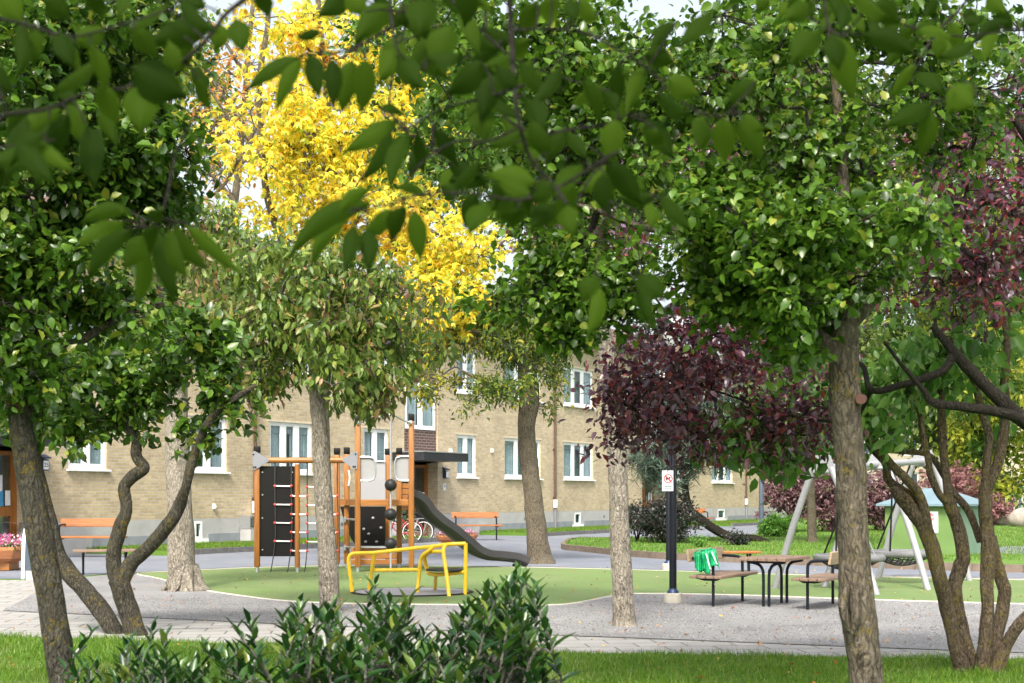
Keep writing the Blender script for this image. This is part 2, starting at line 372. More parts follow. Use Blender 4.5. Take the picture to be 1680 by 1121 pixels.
# ------------------------------------------------------------------ leaf machinery
TEMPLATE = {
 'ovate': (np.array([[0, 0, 0], [0, .5, 0], [0, 1, 0], [-.40, .22, .5], [-.44, .58, .5], [.40, .22, .5], [.44, .58, .5]]),
           np.array([[0, 1, 3], [1, 4, 3], [1, 2, 4], [0, 5, 1], [1, 5, 6], [1, 6, 2]])),
 'needle': (np.array([[-.5, 0, 0], [.5, 0, 0], [0, 1, 0]]), np.array([[0, 1, 2]])),
 'blade': (np.array([[-.5, 0, 0], [.5, 0, 0], [.35, .55, .0], [-.35, .55, .0], [0, 1, 0]]), np.array([[0, 1, 2], [0, 2, 3], [3, 2, 4]])),
}
def unit(a): return a/np.maximum(np.linalg.norm(a, axis=1, keepdims=True), 1e-9)
def leaves(name, pos, d, nrm, ln, wd, mat, parent, kind='ovate', curl=.25, fold=.3):
    T, Fc = TEMPLATE[kind]; n = len(pos); d = unit(d)
    s = unit(np.cross(d, nrm)); nn = np.cross(s, d)
    ln = np.broadcast_to(np.asarray(ln, float), (n,)); wd = np.broadcast_to(np.asarray(wd, float), (n,))
    cu = curl*rng.uniform(.3, 1.6, n)
    V = (pos[:, None, :]
         + s[:, None, :]*(T[None, :, 0]*wd[:, None])[..., None]
         + d[:, None, :]*(T[None, :, 1]*ln[:, None])[..., None]
         + nn[:, None, :]*((T[None, :, 2]*fold*wd[:, None]) - (T[None, :, 1]**2)*(cu*ln)[:, None])[..., None])
    faces = (Fc[None]+(np.arange(n)*len(T))[:, None, None]).reshape(-1, 3)
    return mesh_obj(name, V.reshape(-1, 3), faces, mat, parent, smooth=True, world=True)
def ellipsoid_pts(n, bias=.6):
    v = unit(rng.normal(size=(n, 3))); r = rng.uniform(0, 1, (n, 1))**(bias)
    return v*r
class Crown:
    """branch nodes + leaf clusters"""
    def __init__(s, skel): s.sk = [(Vector(p), r) for p, r in skel]; s.nodes = []; s.cl = []
    def region(s, px, py, Y, rx, ry, rd, nsub, sub, ncl, flat=.7):
        c = np.array(P(px, py, Y)); k = Y/F
        e_ = ellipsoid_pts(nsub, .5)*np.where(rng.uniform(0, 1, (nsub, 1)) < .3, rng.uniform(1.0, 1.4, (nsub, 1)), rng.uniform(.8, 1.05, (nsub, 1)))
        pts = e_*np.array([rx*k, rd, ry*k])+c
        for p in pts:
            rr = sub*rng.uniform(.5, 1.45)
            s.nodes.append(Vector(p))
            q = ellipsoid_pts(max(2, int(ncl*rng.uniform(.6, 1.4))), .42)*np.array([rr, rr, rr*flat])+p
            s.cl.append((p, q))
        return s
    def branches(s, rmin=.006, gain=.8, maxr=.09, seg=6, keep=1.0, bend=.12, twig=True, twr=.0035):
        mb = MB(); pts = [p for p, r in s.sk]; par = [-1]*len(pts); nsk = len(pts)
        todo = list(range(len(s.nodes)))
        if not todo: return mb
        A = np.array([tuple(p) for p in s.nodes]); S = np.array([tuple(p) for p in pts])
        D = np.linalg.norm(A[:, None]-S[None], axis=2); best = D.min(1); bi = D.argmin(1); used = np.zeros(len(A), bool)
        idx = {}
        for _ in range(len(A)):
            b = np.where(used, 1e9, best); j = int(b.argmin()); used[j] = True
            par.append(int(bi[j])); pts.append(s.nodes[j]); me = len(pts)-1; idx[me] = j
            dn = np.linalg.norm(A-A[j], axis=1)*1.12
            m = dn < best; best = np.where(m, dn, best); bi = np.where(m, me, bi)
        cnt = [1]*len(pts)
        for i in range(len(pts)-1, nsk-1, -1): cnt[par[i]] += cnt[i]
        for i in range(nsk, len(pts)):
            if random.random() > keep: continue
            a = pts[par[i]]; b = pts[i]; L = (b-a).length
            ra = min(maxr, rmin*(cnt[i]**.5)*gain+rmin*.5); rb = min(maxr, rmin*(max(cnt[i]-1, 1)**.5)*gain)
            j1 = Vector([random.gauss(0, bend*L) for _ in range(3)]); j2 = Vector([random.gauss(0, bend*L) for _ in range(3)])
            j1.z += .06*L
            mb.tube([a, a.lerp(b, .35)+j1, a.lerp(b, .7)+j2, b], [ra*1.1, ra, (ra+rb)/2, rb], seg, 3, rough=.08)
        if twig:
            for (p, q) in s.cl:
                for x in q:
                    if random.random() < .6:
                        a = Vector(p); b = Vector(x); m = a.lerp(b, .5)+Vector([random.gauss(0, .05)*(b-a).length for _ in range(3)])
                        mb.tube([a, m, b], [twr*1.6, twr*1.2, twr*.7], 3, cap=False)
        return mb
    def foliage(s, name, mat, parent, k, ln, asp=.55, spread=.09, droop=.35, out=.8, up=.9, kind='ovate', curl=.25, fold=.3, palm=False):
        ps = []; ds = []; ns = []
        C = np.concatenate([q for p, q in s.cl]); O = np.concatenate([np.repeat(p[None], len(q), 0) for p, q in s.cl])
        n = len(C); od = unit(C-O)
        kk = k
        pos = np.repeat(C, kk, 0)+rng.normal(size=(n*kk, 3))*spread
        dd = np.repeat(od, kk, 0)*out+rng.normal(size=(n*kk, 3))*.75; dd[:, 2] -= droop
        nr = rng.normal(size=(n*kk, 3))*.55; nr[:, 2] += up
        if palm:
            base = pos; ax = unit(nr); m = len(base); pl = 6
            ref = unit(np.cross(ax, rng.normal(size=(m, 3)))); ref2 = np.cross(ax, ref)
            ang = np.linspace(-2.1, 2.1, pl)
            dd = (ref[:, None]*np.cos(ang)[None, :, None]+ref2[:, None]*np.sin(ang)[None, :, None]-ax[:, None]*.35).reshape(-1, 3); dd[:, 2] -= droop
            nr = np.repeat(ax, pl, 0)+rng.normal(size=(m*pl, 3))*.15; pos = np.repeat(base, pl, 0)
        L = ln*rng.uniform(.5, 1.32, len(pos))
        return leaves(name, pos, dd, nr, L, L*asp, mat, parent, kind, curl, fold)
def trunk_tube(mb, pts, seg=20, n=8, rough=.07):
    """pts: (px, py, width_px, Y)"""
    p = [P(a, b, Y) for a, b, w, Y in pts]; r = [w/2*Y/F*.88 for a, b, w, Y in pts]
    mb.tube(p, r, seg, n, rough=rough); return list(zip(catmull(p, 3), np.interp(np.linspace(0, 1, len(catmull(p, 3))), np.linspace(0, 1, len(r)), r)))

# ================================================================== GROUND
def sheet(name, pts, z, mat):
    bm = bmesh.new(); vs = [bm.verts.new((p.x, p.y, z)) for p in pts]; f = bm.faces.new(vs); bm.normal_update()
    if f.normal.z < 0: f.normal_flip()
    bmesh.ops.triangulate(bm, faces=bm.faces[:])
    me = bpy.data.meshes.new(name); bm.to_mesh(me); bm.free(); me.materials.append(mat)
    o = bpy.data.objects.new(name, me); link(o); return tag(o, kind='structure')
M_['gravel'] = groundmat('gravel', [(.25, (.19, .185, .19)), (.45, (.27, .265, .275)), (.75, (.36, .355, .36))], .8, 70, .95, .9, .03, [(.35, (.35, .35, .37)), (.6, (1, 1, 1))], wear=(.27, .26, .26))
M_['asphalt'] = groundmat('asphalt', [(.3, (.145, .16, .20)), (.7, (.20, .215, .265))], .5, 90, .75, .35, .008, [(.3, (.72, .72, .72)), (.7, (1, 1, 1))], wear=(.22, .225, .25))
M_['turf'] = groundmat('artificial turf', [(.3, (.112, .178, .052)), (.7, (.155, .225, .072))], .5, 180, .9, .4, .01, [(.3, (.7, .7, .7)), (.7, (1, 1, 1))], wear=(.16, .19, .085))
M_['soilgrass'] = groundmat('lawn base', [(.3, (.07, .17, .015)), (.6, (.12, .24, .025)), (.8, (.19, .24, .05))], .5, 40, .95, .8, .04)
M_['farground'] = groundmat('far lawn', [(.3, (.08, .18, .02)), (.7, (.16, .27, .04))], .08, 8, .95, .5, .04)
def pavermat():
    m, t, b = nt('pavers'); co = objco(t)
    ro = N(t, 'ShaderNodeMapping'); ro.inputs['Rotation'].default_value = (0, 0, R(-6)); t.links.new(co, ro.inputs[0])
    br = N(t, 'ShaderNodeTexBrick'); t.links.new(ro.outputs[0], br.inputs['Vector']); br.inputs['Scale'].default_value = 1
    br.inputs['Color1'].default_value = (.37, .355, .345, 1); br.inputs['Color2'].default_value = (.32, .31, .30, 1); br.inputs['Mortar'].default_value = (.14, .13, .12, 1)
    br.inputs['Brick Width'].default_value = .5; br.inputs['Row Height'].default_value = .35; br.inputs['Mortar Size'].default_value = .012; br.inputs['Mortar Smooth'].default_value = .3
    c = mixc(t, .6, br.outputs[0], ramp(t, noise(t, 2.5, 6, co), [(.3, (.65, .65, .66)), (.7, (1, 1, 1))]), 'MULTIPLY')
    c = mixc(t, .5, c, ramp(t, noise(t, 70, 3, co), [(.3, (.65, .65, .65)), (.7, (1, 1, 1))]), 'MULTIPLY')
    t.links.new(c, b.inputs['Base Color']); b.inputs['Roughness'].default_value = .85
    iv = N(t, 'ShaderNodeMath', operation='SUBTRACT'); iv.inputs[0].default_value = 1; t.links.new(br.outputs['Fac'], iv.inputs[1]); bump(t, b, iv.outputs[0], .6, .006); return m
M_['pavers'] = pavermat()
sheet('ground', [Vector((-400, -60, 0)), Vector((400, -60, 0)), Vector((600, 1500, 0)), Vector((-600, 1500, 0))], -.016, M_['farground'])
near_line = [(-400, 1040), (0, 1043), (420, 1056), (900, 1069.5), (1300, 1076), (1680, 1081), (2200, 1086)]
grav_near = [(5, 1001), (200, 1010), (420, 1021), (880, 1040), (1100, 1048), (1400, 1060), (1680, 1070), (2200, 1079)]
asph_near = [(-500, 948), (60, 949), (225, 938), (400, 929.5), (520, 926), (900, 929), (1000, 932), (1200, 938), (1400, 942), (1680, 947), (2300, 956)]
# wall geometry (needed for kerbs)
AX = math.atan(1332/F); wd = Vector((math.sin(AX), math.cos(AX), 0)); wnrm = Vector((math.cos(AX), -math.sin(AX), 0))
def Wp(px):
    Y = 75016/(2172-px); return Vector(((px-CX)/F*Y, Y, 0))
W0 = Wp(0)
def ws(px): return (Wp(px)-W0).dot(wd)
def off(px, d, z=0): p = Wp(px)+wnrm*d; p.z = z; return p
def wpo(px, d):   # wall station seen at px when standing d metres off the wall
    u = (px-CX)/F; o = W0+wnrm*d; s_ = (u*o.y-o.x)/(wd.x-u*wd.y); return s_
sheet('asphalt_road', [G(*p) for p in asph_near]+[Wp(1700)+wd*20, off(1500, -2), off(-120, -2)], -.008, M_['asphalt'])
sheet('gravel_ground', [G(*p) for p in grav_near]+[G(2300, 957)]+[G(x, y+(.6 if x > 200 else 2)) for x, y in asph_near[::-1] if 90 < x < 2200]+[G(100, 950)], -.004, M_['gravel'])
sheet('paved_path', [G(*p) for p in near_line]+[G(*p) for p in grav_near[::-1]]+[G(100, 951), G(-500, 950)], -.012+.0, M_['pavers'])
turf_px = [(226, 941), (260, 949), (330, 967), (400, 978), (470, 986), (560, 990), (700, 992), (880, 993), (940, 990), (1003, 978), (1045, 974), (1200, 976), (1400, 983), (1680, 991), (2100, 998), (2200, 963),
           (1680, 952), (1400, 946), (1250, 942), (1100, 937), (900, 932), (700, 929), (530, 929), (400, 932.5), (300, 937)]
tp = [G(*p) for p in turf_px]
def smooth_loop(pts, n=4):
    m = len(pts); out = []
    for i in range(m):
        p0, p1, p2, p3 = pts[i-1], pts[i], pts[(i+1) % m], pts[(i+2) % m]
        for k in range(n):
            t = k/n; out.append(.5*((2*p1)+(p2-p0)*t+(2*p0-5*p1+4*p2-p3)*t*t+(3*p1-p0-3*p2+p3)*t**3))
    return out
tps = smooth_loop(tp)
sheet('turf_play_surface', tps, .004, M_['turf'])
mb = MB(); mb.tube([Vector((p.x, p.y, -.005)) for p in tps+[tps[0]]], .018, 6)
tag(mb.build('turf_edging', M_['concrete'], None, True), kind='structure')
sheet('near_lawn', [G(*p) for p in near_line]+[Vector((30, -20, 0)), Vector((-30, -20, 0))], -.006, M_['soilgrass'])
# grass strips along the wall with kerb
def strip(a, b, lab):
    s0, s1 = ws(a), ws(b); d = 2.95
    A = W0+wd*s0; B = W0+wd*s1
    mb = MB(); h = .13
    mb.prism([A+wnrm*.0-Vector((0, 0, .02)), B-Vector((0, 0, .02)), B+wnrm*(d-.1)-Vector((0, 0, .02)), A+wnrm*(d-.1)-Vector((0, 0, .02))], (0, 0, h+.0))
    o = mb.build('verge', M_['soilgrass']); tag(o, kind='structure')
    mb = MB(); n = max(2, int((s1-s0)/1.0))
    for i in range(n):
        a_ = s0+(s1-s0)*i/n+.006; b_ = s0+(s1-s0)*(i+1)/n-.006
        p = [W0+wd*a_+wnrm*(d-.1), W0+wd*b_+wnrm*(d-.1), W0+wd*b_+wnrm*(d+.02), W0+wd*a_+wnrm*(d+.02)]
        mb.prism([q-Vector((0, 0, .02)) for q in p], (0, 0, .15))
    o = mb.build('kerb', M_['kerb']); tag(o, kind='structure')
    return (A, B, d-.1, .11)
M_['kerb'] = plain('kerb stone', (.13, .125, .125), .85, 0, .25, 6, .4)
M_['edge'] = plain('brown edging stone', (.17, .13, .10), .85, 0, .25, 5, .5)
strips = [strip(140, 600, ''), strip(785, 1052, ''), strip(1110, 1290, '')]
# lawn island
isl_near = [(926, 901), (960, 905), (1040, 913), (1130, 919), (1300, 926), (1480, 933), (1680, 939), (2000, 947), (2500, 956)]
isl_far = [(2500, 845), (1700, 847), (1340, 850), (1300, 858), (1268, 868), (1258, 880), (1215, 886), (1150, 888), (1050, 888), (950, 889), (930, 894)]
ip = [G(*p) for p in isl_near]+[G(*p) for p in isl_far]
mb = MB(); mb.prism([Vector((p.x, p.y, -.02)) for p in ip], (0, 0, .15)); o = mb.build('lawn', M_['soilgrass']); tag(o, kind='structure')
mb = MB()
ed = catmull([G(*p) for p in isl_far[-3:]+isl_near[:8]], 8)
for a, b in zip(ed[:-1], ed[1:]):
    d = (b-a); L = d.length; d.normalize(); nn = Vector((d.y, -d.x, 0)); k = max(1, int(L/.45))
    for i in range(k):
        p = a+d*(L*i/k+.004); q = a+d*(L*(i+1)/k-.004)
        mb.prism([p-nn*.06-Vector((0, 0, .02)), q-nn*.06-Vector((0, 0, .02)), q+nn*.07-Vector((0, 0, .02)), p+nn*.07-Vector((0, 0, .02))], (0, 0, .165+random.uniform(-.006, .006)))
tag(mb.build('lawn_edging', M_['edge']), kind='structure')
# small path behind the hut
mb = MB(); mb.prism([Vector((p.x, p.y, .1)) for p in (G(1590, 917), G(2100, 919), G(2100, 903), G(1585, 905))], (0, 0, .034)); tag(mb.build('path', M_['asphalt']), kind='structure')

# ---- grass blades
def in_poly(x, y, poly):
    c = np.zeros(len(x), bool); n = len(poly)
    for i in range(n):
        x1, y1 = poly[i][0], poly[i][1]; x2, y2 = poly[(i+1) % n][0], poly[(i+1) % n][1]
        if y1 == y2: continue
        m = ((y1 > y) != (y2 > y)) & (x < (x2-x1)*(y-y1)/(y2-y1)+x1); c ^= m
    return c
def grass(name, n, ylo, yhi, poly, hgt, wid, z, mat, wide=1.15, label='short green lawn grass'):
    Y = ylo+(yhi-ylo)*rng.uniform(0, 1, n)**(.9); X = rng.uniform(-1, 1, n)*(CX/F)*Y*wide
    m = in_poly(X, Y, [(p.x, p.y) for p in poly]); X = X[m]; Y = Y[m]; n = len(X)
    pos = np.stack([X, Y, np.full(n, z)], 1); d = rng.normal(size=(n, 3))*.38; d[:, 2] = 1
    patch = .75+.5*np.sin(X*3.1+np.sin(Y*2.3)*2)*np.sin(Y*2.7+1.3*np.cos(X*1.9))
    L = hgt*rng.uniform(.5, 1.3, n)*np.clip(patch+.3, .55, 1.4)
    o = leaves(name, pos, d, rng.normal(size=(n, 3)), L, wid*rng.uniform(.7, 1.3, n), mat, None, 'blade', .5, 0)
    tag(o, label, 'grass', None, 'stuff')
grass('grass', 170000, 8.5, 15.4, [G(*p) for p in near_line]+[Vector((30, -20, 0)), Vector((-30, -20, 0))], .055, .006, -.006, L_grass, 1.05, 'short green lawn grass growing in front of the paved path')
grass('grass', 90000, 30, 62, [G(*p) for p in isl_near]+[G(*p) for p in isl_far], .06, .016, .128, L_grass, 1.1, 'green grass on the kerbed lawn island behind the playground')
for i, (A, B, d, z) in enumerate(strips):
    n = int(3500*(B-A).length/2); s = rng.uniform(0, 1, n); q = rng.uniform(0, 1, n)
    pos = np.array(A)[None]+np.array(B-A)[None]*s[:, None]+np.array(wnrm)[None]*(q*d)[:, None]; pos[:, 2] = z-.005
    dd = rng.normal(size=(n, 3))*.38; dd[:, 2] = 1
    o = leaves('grass', pos, dd, rng.normal(size=(n, 3)), .08*rng.uniform(.6, 1.3, n), .02, L_grass, None, 'blade', .5, 0)
    tag(o, ['grass verge along the wall left of the playground tower', 'grass verge along the wall right of the entrance bench', 'far grass verge at the wall behind the leaning trunk'][i], 'grass', None, 'stuff')
# fallen leaves
def fallen(n, ylo, yhi, z, ln, lab):
    Y = rng.uniform(ylo, yhi, n); X = rng.uniform(-1, 1, n)*.37*Y
    pos = np.stack([X, Y, np.full(n, z)+rng.uniform(.004, .02, n)], 1); d = rng.normal(size=(n, 3)); d[:, 2] *= .15
    nr = rng.normal(size=(n, 3))*.35; nr[:, 2] = 1
    L = ln*rng.uniform(.5, 1.3, n); tag(leaves('fallen_leaves', pos, d, nr, L, L*.6, L_dead, None, 'ovate', .3, .4), lab, 'fallen leaves', None, 'stuff')
fallen(750, 12, 30, .005, .045, 'scattered brown and yellow fallen leaves on the gravel and turf')
fallen(30, 9.5, 13, .04, .06, 'brown fallen leaves lying in the near grass')
# pebbles on gravel
def pebbles():
    n = 26000; Y = rng.uniform(13.4, 21.5, n); X = rng.uniform(-.38, .4, n)*Y
    poly = [(p.x, p.y) for p in [G(*q) for q in grav_near]+[G(2300, 957)]+[G(x, y+1) for x, y in asph_near[::-1] if 90 < x < 2200]+[G(100, 950)]]
    m = in_poly(X, Y, poly) & ~in_poly(X, Y, [(p.x, p.y) for p in tps]); X = X[m]; Y = Y[m]; n = len(X)
    r = rng.uniform(.004, .013, n)
    T = np.array([[1, 0, 0], [-1, 0, 0], [0, 1, 0], [0, -1, 0], [0, 0, .8]]); Fc = np.array([[0, 2, 4], [2, 1, 4], [1, 3, 4], [3, 0, 4]])
    a = rng.uniform(0, 6.28, n); c, s = np.cos(a), np.sin(a)
    V = np.zeros((n, 5, 3)); V[:, :, 0] = (T[None, :, 0]*c[:, None]-T[None, :, 1]*s[:, None])*r[:, None]+X[:, None]
    V[:, :, 1] = (T[None, :, 0]*s[:, None]+T[None, :, 1]*c[:, None])*r[:, None]*rng.uniform(.7, 1.2, n)[:, None]+Y[:, None]
    V[:, :, 2] = T[None, :, 2]*r[:, None]-.003
    m, t, b = nt('pebble'); g = N(t, 'ShaderNodeNewGeometry')
    t.links.new(ramp(t, g.outputs['Random Per Island'], [(0, (.07, .065, .07)), (.5, (.22, .21, .21)), (1, (.38, .36, .36))]), b.inputs['Base Color']); b.inputs['Roughness'].default_value = .9
    o = mesh_obj('pebbles', V.reshape(-1, 3), (Fc[None]+(np.arange(n)*5)[:, None, None]).reshape(-1, 3), m)
    tag(o, 'loose grey gravel pebbles round the play surface', 'gravel', None, 'stuff')
pebbles()

# ================================================================== BUILDING
bld = mk('apartment_building', W0, math.atan2(wd.y, wd.x), 'long yellow brick apartment building with white windows behind the playground', 'building')
# local frame: x along wall, -y towards the viewer, z up
ZP = .83; EAVE = 8.3
S0 = ws(-330); S1 = ws(1290)
def openings():
    O = []
    for (a, b, n, bl, up) in [(-230, -150, 2, 0, 1), (112, 175, 2, 0, 1), (312, 372, 2, 0, 1), (443, 512, 3, 0, 1), (597, 637, 2, 0, 1), (750, 781, 2, 1, 1), (828, 887, 3, 0, 1), (925, 973, 3, 0, 1), (1100, 1130, 2, 0, 1), (1168, 1202, 3, 0, 1)]:
        O.append((ws(a), ws(b), 2.18, 3.76, n, bl))
        if up: O.append((ws(a), ws(b), 5.33, 6.96, n, 0))
    return O
OPEN = openings()
ENT = [(ws(47)-2.3, ws(47)), (ws(718)-2.3, ws(718)), (ws(1086)-2.3, ws(1086))]
BAS = [(ws(318), ws(331), .26, .76), (ws(942), ws(952), .26, .76), (ws(1177), ws(1188), .26, .76)]
def wallgrid(rects, z0, z1, s0, s1, y, th):
    """front wall with rectangular holes, with reveals of depth th"""
    xs = sorted({s0, s1, *[r[0] for r in rects], *[r[1] for r in rects]}); zs = sorted({z0, z1, *[r[2] for r in rects], *[r[3] for r in rects]})
    xs = [x for x in xs if s0 <= x <= s1]; zs = [z for z in zs if z0 <= z <= z1]
    mb = MB()
    def hole(x, z): return any(r[0] < x < r[1] and r[2] < z < r[3] for r in rects)
    for i in range(len(xs)-1):
        for j in range(len(zs)-1):
            if not hole((xs[i]+xs[i+1])/2, (zs[j]+zs[j+1])/2):
                mb.add([(xs[i], y, zs[j]), (xs[i+1], y, zs[j]), (xs[i+1], y, zs[j+1]), (xs[i], y, zs[j+1])], [(0, 1, 2, 3)])
    for r in rects:
        a, b, c, d = r[0], r[1], max(r[2], z0), min(r[3], z1)
        mb.add([(a, y, c), (a, y+th, c), (a, y+th, d), (a, y, d)], [(0, 1, 2, 3)]); mb.add([(b, y, c), (b, y, d), (b, y+th, d), (b, y+th, c)], [(0, 1, 2, 3)])
        mb.add([(a, y, d), (a, y+th, d), (b, y+th, d), (b, y, d)], [(0, 1, 2, 3)])
        if r[2] > z0: mb.add([(a, y, c), (b, y, c), (b, y+th, c), (a, y+th, c)], [(0, 1, 2, 3)])
    return mb
stair = [(e[0]+.25, e[1]-.02, 3.85, 5.5, 2, 0) for e in ENT]
ent_h = [(e[0], e[1], 0, 2.68) for e in ENT]
# brown stair bays are separate wall panels
bayr = [(e[0]+.15, e[1], 2.68, EAVE) for e in ENT]
up_rects = OPEN+ent_h+bayr
mb = wallgrid([r[:4] for r in up_rects], ZP, EAVE, S0, S1, 0, .3)
DEP = 11
mb.add([(S0, 0, 0), (S0, DEP, 0), (S0, DEP, EAVE), (S0, 0, EAVE)], [(0, 1, 2, 3)]); mb.add([(S1, 0, 0), (S1, 0, EAVE), (S1, DEP, EAVE), (S1, DEP, 0)], [(0, 1, 2, 3)])
mb.add([(S0, DEP, 0), (S1, DEP, 0), (S1, DEP, EAVE), (S0, DEP, EAVE)], [(0, 1, 2, 3)])
# recess side walls
for e in ENT:
    mb.bx(e[1]+.002, e[1]+.29, .302, .5, 0, 2.66)
mb.build('wall', M_['brick'], bld)
mb = wallgrid([(r[0], r[1], r[2], r[3]) for r in BAS]+[(e[0], e[1], -1, ZP+.01) for e in ENT], -.1, ZP-.003, S0, S1, -.02, .3)
mb.build('plinth', M_['plinth'], bld)
segs = [(ws(150), ws(312)), (ws(340), ws(600)), (ws(785), ws(938)), (ws(957), ws(1052)), (ws(1110), ws(1172)), (ws(1193), ws(1280))]
for a, b in segs: mb = MB(); mb.bx(a, b, -.045, -.0205, -.05, .40); mb.build('plinth_band', M_['plinth2'], bld)
for (e, st, by) in zip(ENT, stair, bayr):
    mb = MB()   # brown tile bay with its stair window
    g = wallgrid([(st[0], st[1]-.1, st[2], st[3]), (st[0], st[1]-.1, 6.6, 8.0)], 2.9, EAVE, by[0], by[1], .06, .2); mb.add(g.v, g.f); mb.build('stair_bay', M_['brown_brick'], bld)
def window(a, b, z0, z1, n, blind=0, y=.05, sill=True, upv=False):
    w = MB(); fw = .07; dp = .07
    w.bx(a, b, y, y+dp, z0, z0+fw); w.bx(a, b, y, y+dp, z1-fw, z1); w.bx(a, a+fw, y, y+dp, z0+fw, z1-fw); w.bx(b-fw, b, y, y+dp, z0+fw, z1-fw)
    W = (b-a-2*fw); pw = W/n; mull = .10
    for i in range(1, n): w.bx(a+fw+pw*i-mull, a+fw+pw*i+mull, y-.004, y+dp, z0+fw, z1-fw)
    for i in range(n):   # sash frames
        l = a+fw+pw*i+(mull if i else 0); r = a+fw+pw*(i+1)-(mull if i < n-1 else 0); s_ = .045
        w.bx(l, r, y+.012, y+.055, z0+fw, z0+fw+s_+.03); w.bx(l, r, y+.012, y+.055, z1-fw-s_, z1-fw); w.bx(l, l+s_, y+.012, y+.055, z0+fw+s_+.03, z1-fw-s_); w.bx(r-s_, r, y+.012, y+.055, z0+fw+s_+.03, z1-fw-s_)
    o = w.build('window', M_['white'], bld)
    g = MB(); g.bx(a+fw, b-fw, y+.03, y+.036, z0+fw, z1-fw); g.build('pane', M_['glass'], o)
    c = MB()
    if blind: c.bx(a+fw, b-fw, y+.09, y+.10, z0+.02, z1-.03); c.build('blind', M_['white'], o)
    else:
        nn = 40; f0 = .35
        for (xa, xb) in ((a+.04, a+.04+W*random.uniform(.3, .47)), (b-.04-W*random.uniform(.3, .47), b-.04)):
            vs = []; fs = []
            for i in range(nn+1):
                x = xa+(xb-xa)*i/nn; yy = y+.12+.025*math.sin(i*1.1)
                vs += [(x, yy, z0+.02), (x, yy, z1-.03)]
            fs = [(2*i, 2*i+2, 2*i+3, 2*i+1) for i in range(nn)]; c.add(vs, fs)
        c.build('curtain', M_['curtain'], o)
        if random.random() < .7:
            c = MB(); c.bx(a+.05, b-.05, y+.085, y+.09, z1-.03-random.uniform(.15, .45), z1-.03); c.build('valance', M_['curtain'], o)
    bk = MB(); bk.bx(a-.1, b+.1, .32, .36, z0-.1, z1+.1); bk.build('room_back', M_['dark'], o)
    if sill:
        s_ = MB(); s_.bx(a-.06, b+.08, -.10, y-.002, z0-.05, z0-.002); s_.build('sill', M_['white'], o)
        l = MB(); l.bx(a-.12, b+.1, -.012, -.0005, z1+.002, z1+.075); l.build('lintel', M_['lintel'], o)
M_['lintel'] = plain('pale brick lintel', (.58, .50, .38), .85, 0, .15, 8)
for i, r in enumerate(OPEN): window(*r[:5], blind=r[5])
for st in stair: window(st[0], st[1]-.1, st[2], st[3], 2, 0, y=.02, sill=False); window(st[0], st[1]-.1, 6.6, 8.0, 2, 0, y=.02, sill=False)
for r in BAS:
    w = MB(); a, b, z0, z1 = r; f_ = .07
    w.bx(a, b, -.03, .06, z0, z0+f_); w.bx(a, b, -.03, .06, z1-f_, z1); w.bx(a, a+f_, -.03, .06, z0+f_, z1-f_); w.bx(b-f_, b, -.03, .06, z0+f_, z1-f_)
    w.bx(a-.25, b+.25, -.047, -.0215, z0-.27, z0-.002)
    o = w.build('basement_window', M_['white'], bld); g = MB(); g.bx(a+f_, b-f_, .01, .016, z0+f_, z1-f_); g.build('pane', M_['glass'], o); g = MB(); g.bx(a, b, .25, .28, z0, z1); g.build('room_back', M_['dark'], o)
# roof, gutter
mb = MB(); ov = .5; rz = EAVE+2.2
mb.prism([(S0-.3, -ov, EAVE), (S0-.3, DEP+ov, EAVE), (S0-.3, DEP/2, rz)], (S1-S0+.6, 0, 0)); mb.build('roof', M_['roof'], bld)
mb = MB(); mb.bx(S0-.3, S1+.3, -ov-.12, -ov-.003, EAVE-.12, EAVE+.02); mb.build('gutter', M_['pipe'], bld)
for px in (415, 908, 1222):
    s_ = ws(px); mb = MB(); mb.cyl((s_, -.09, .95), (s_, -.09, EAVE-.1), .05, 12)
    for z in (1.4, 3.4, 5.4, 7.4): mb.bx(s_-.07, s_+.07, -.09, -.001, z, z+.04)
    o = mb.build('drainpipe', M_['pipe'], bld, True)
    q = MB(); q.bx(s_-.085, s_+.085, -.17, -.03, .98, 1.32, .02); q.build('pipe_box', M_['white'], o)
    q = MB(); q.cyl((s_, -.09, .1), (s_, -.09, .97), .048, 12); q.build('pipe_foot', M_['bracket'], o)
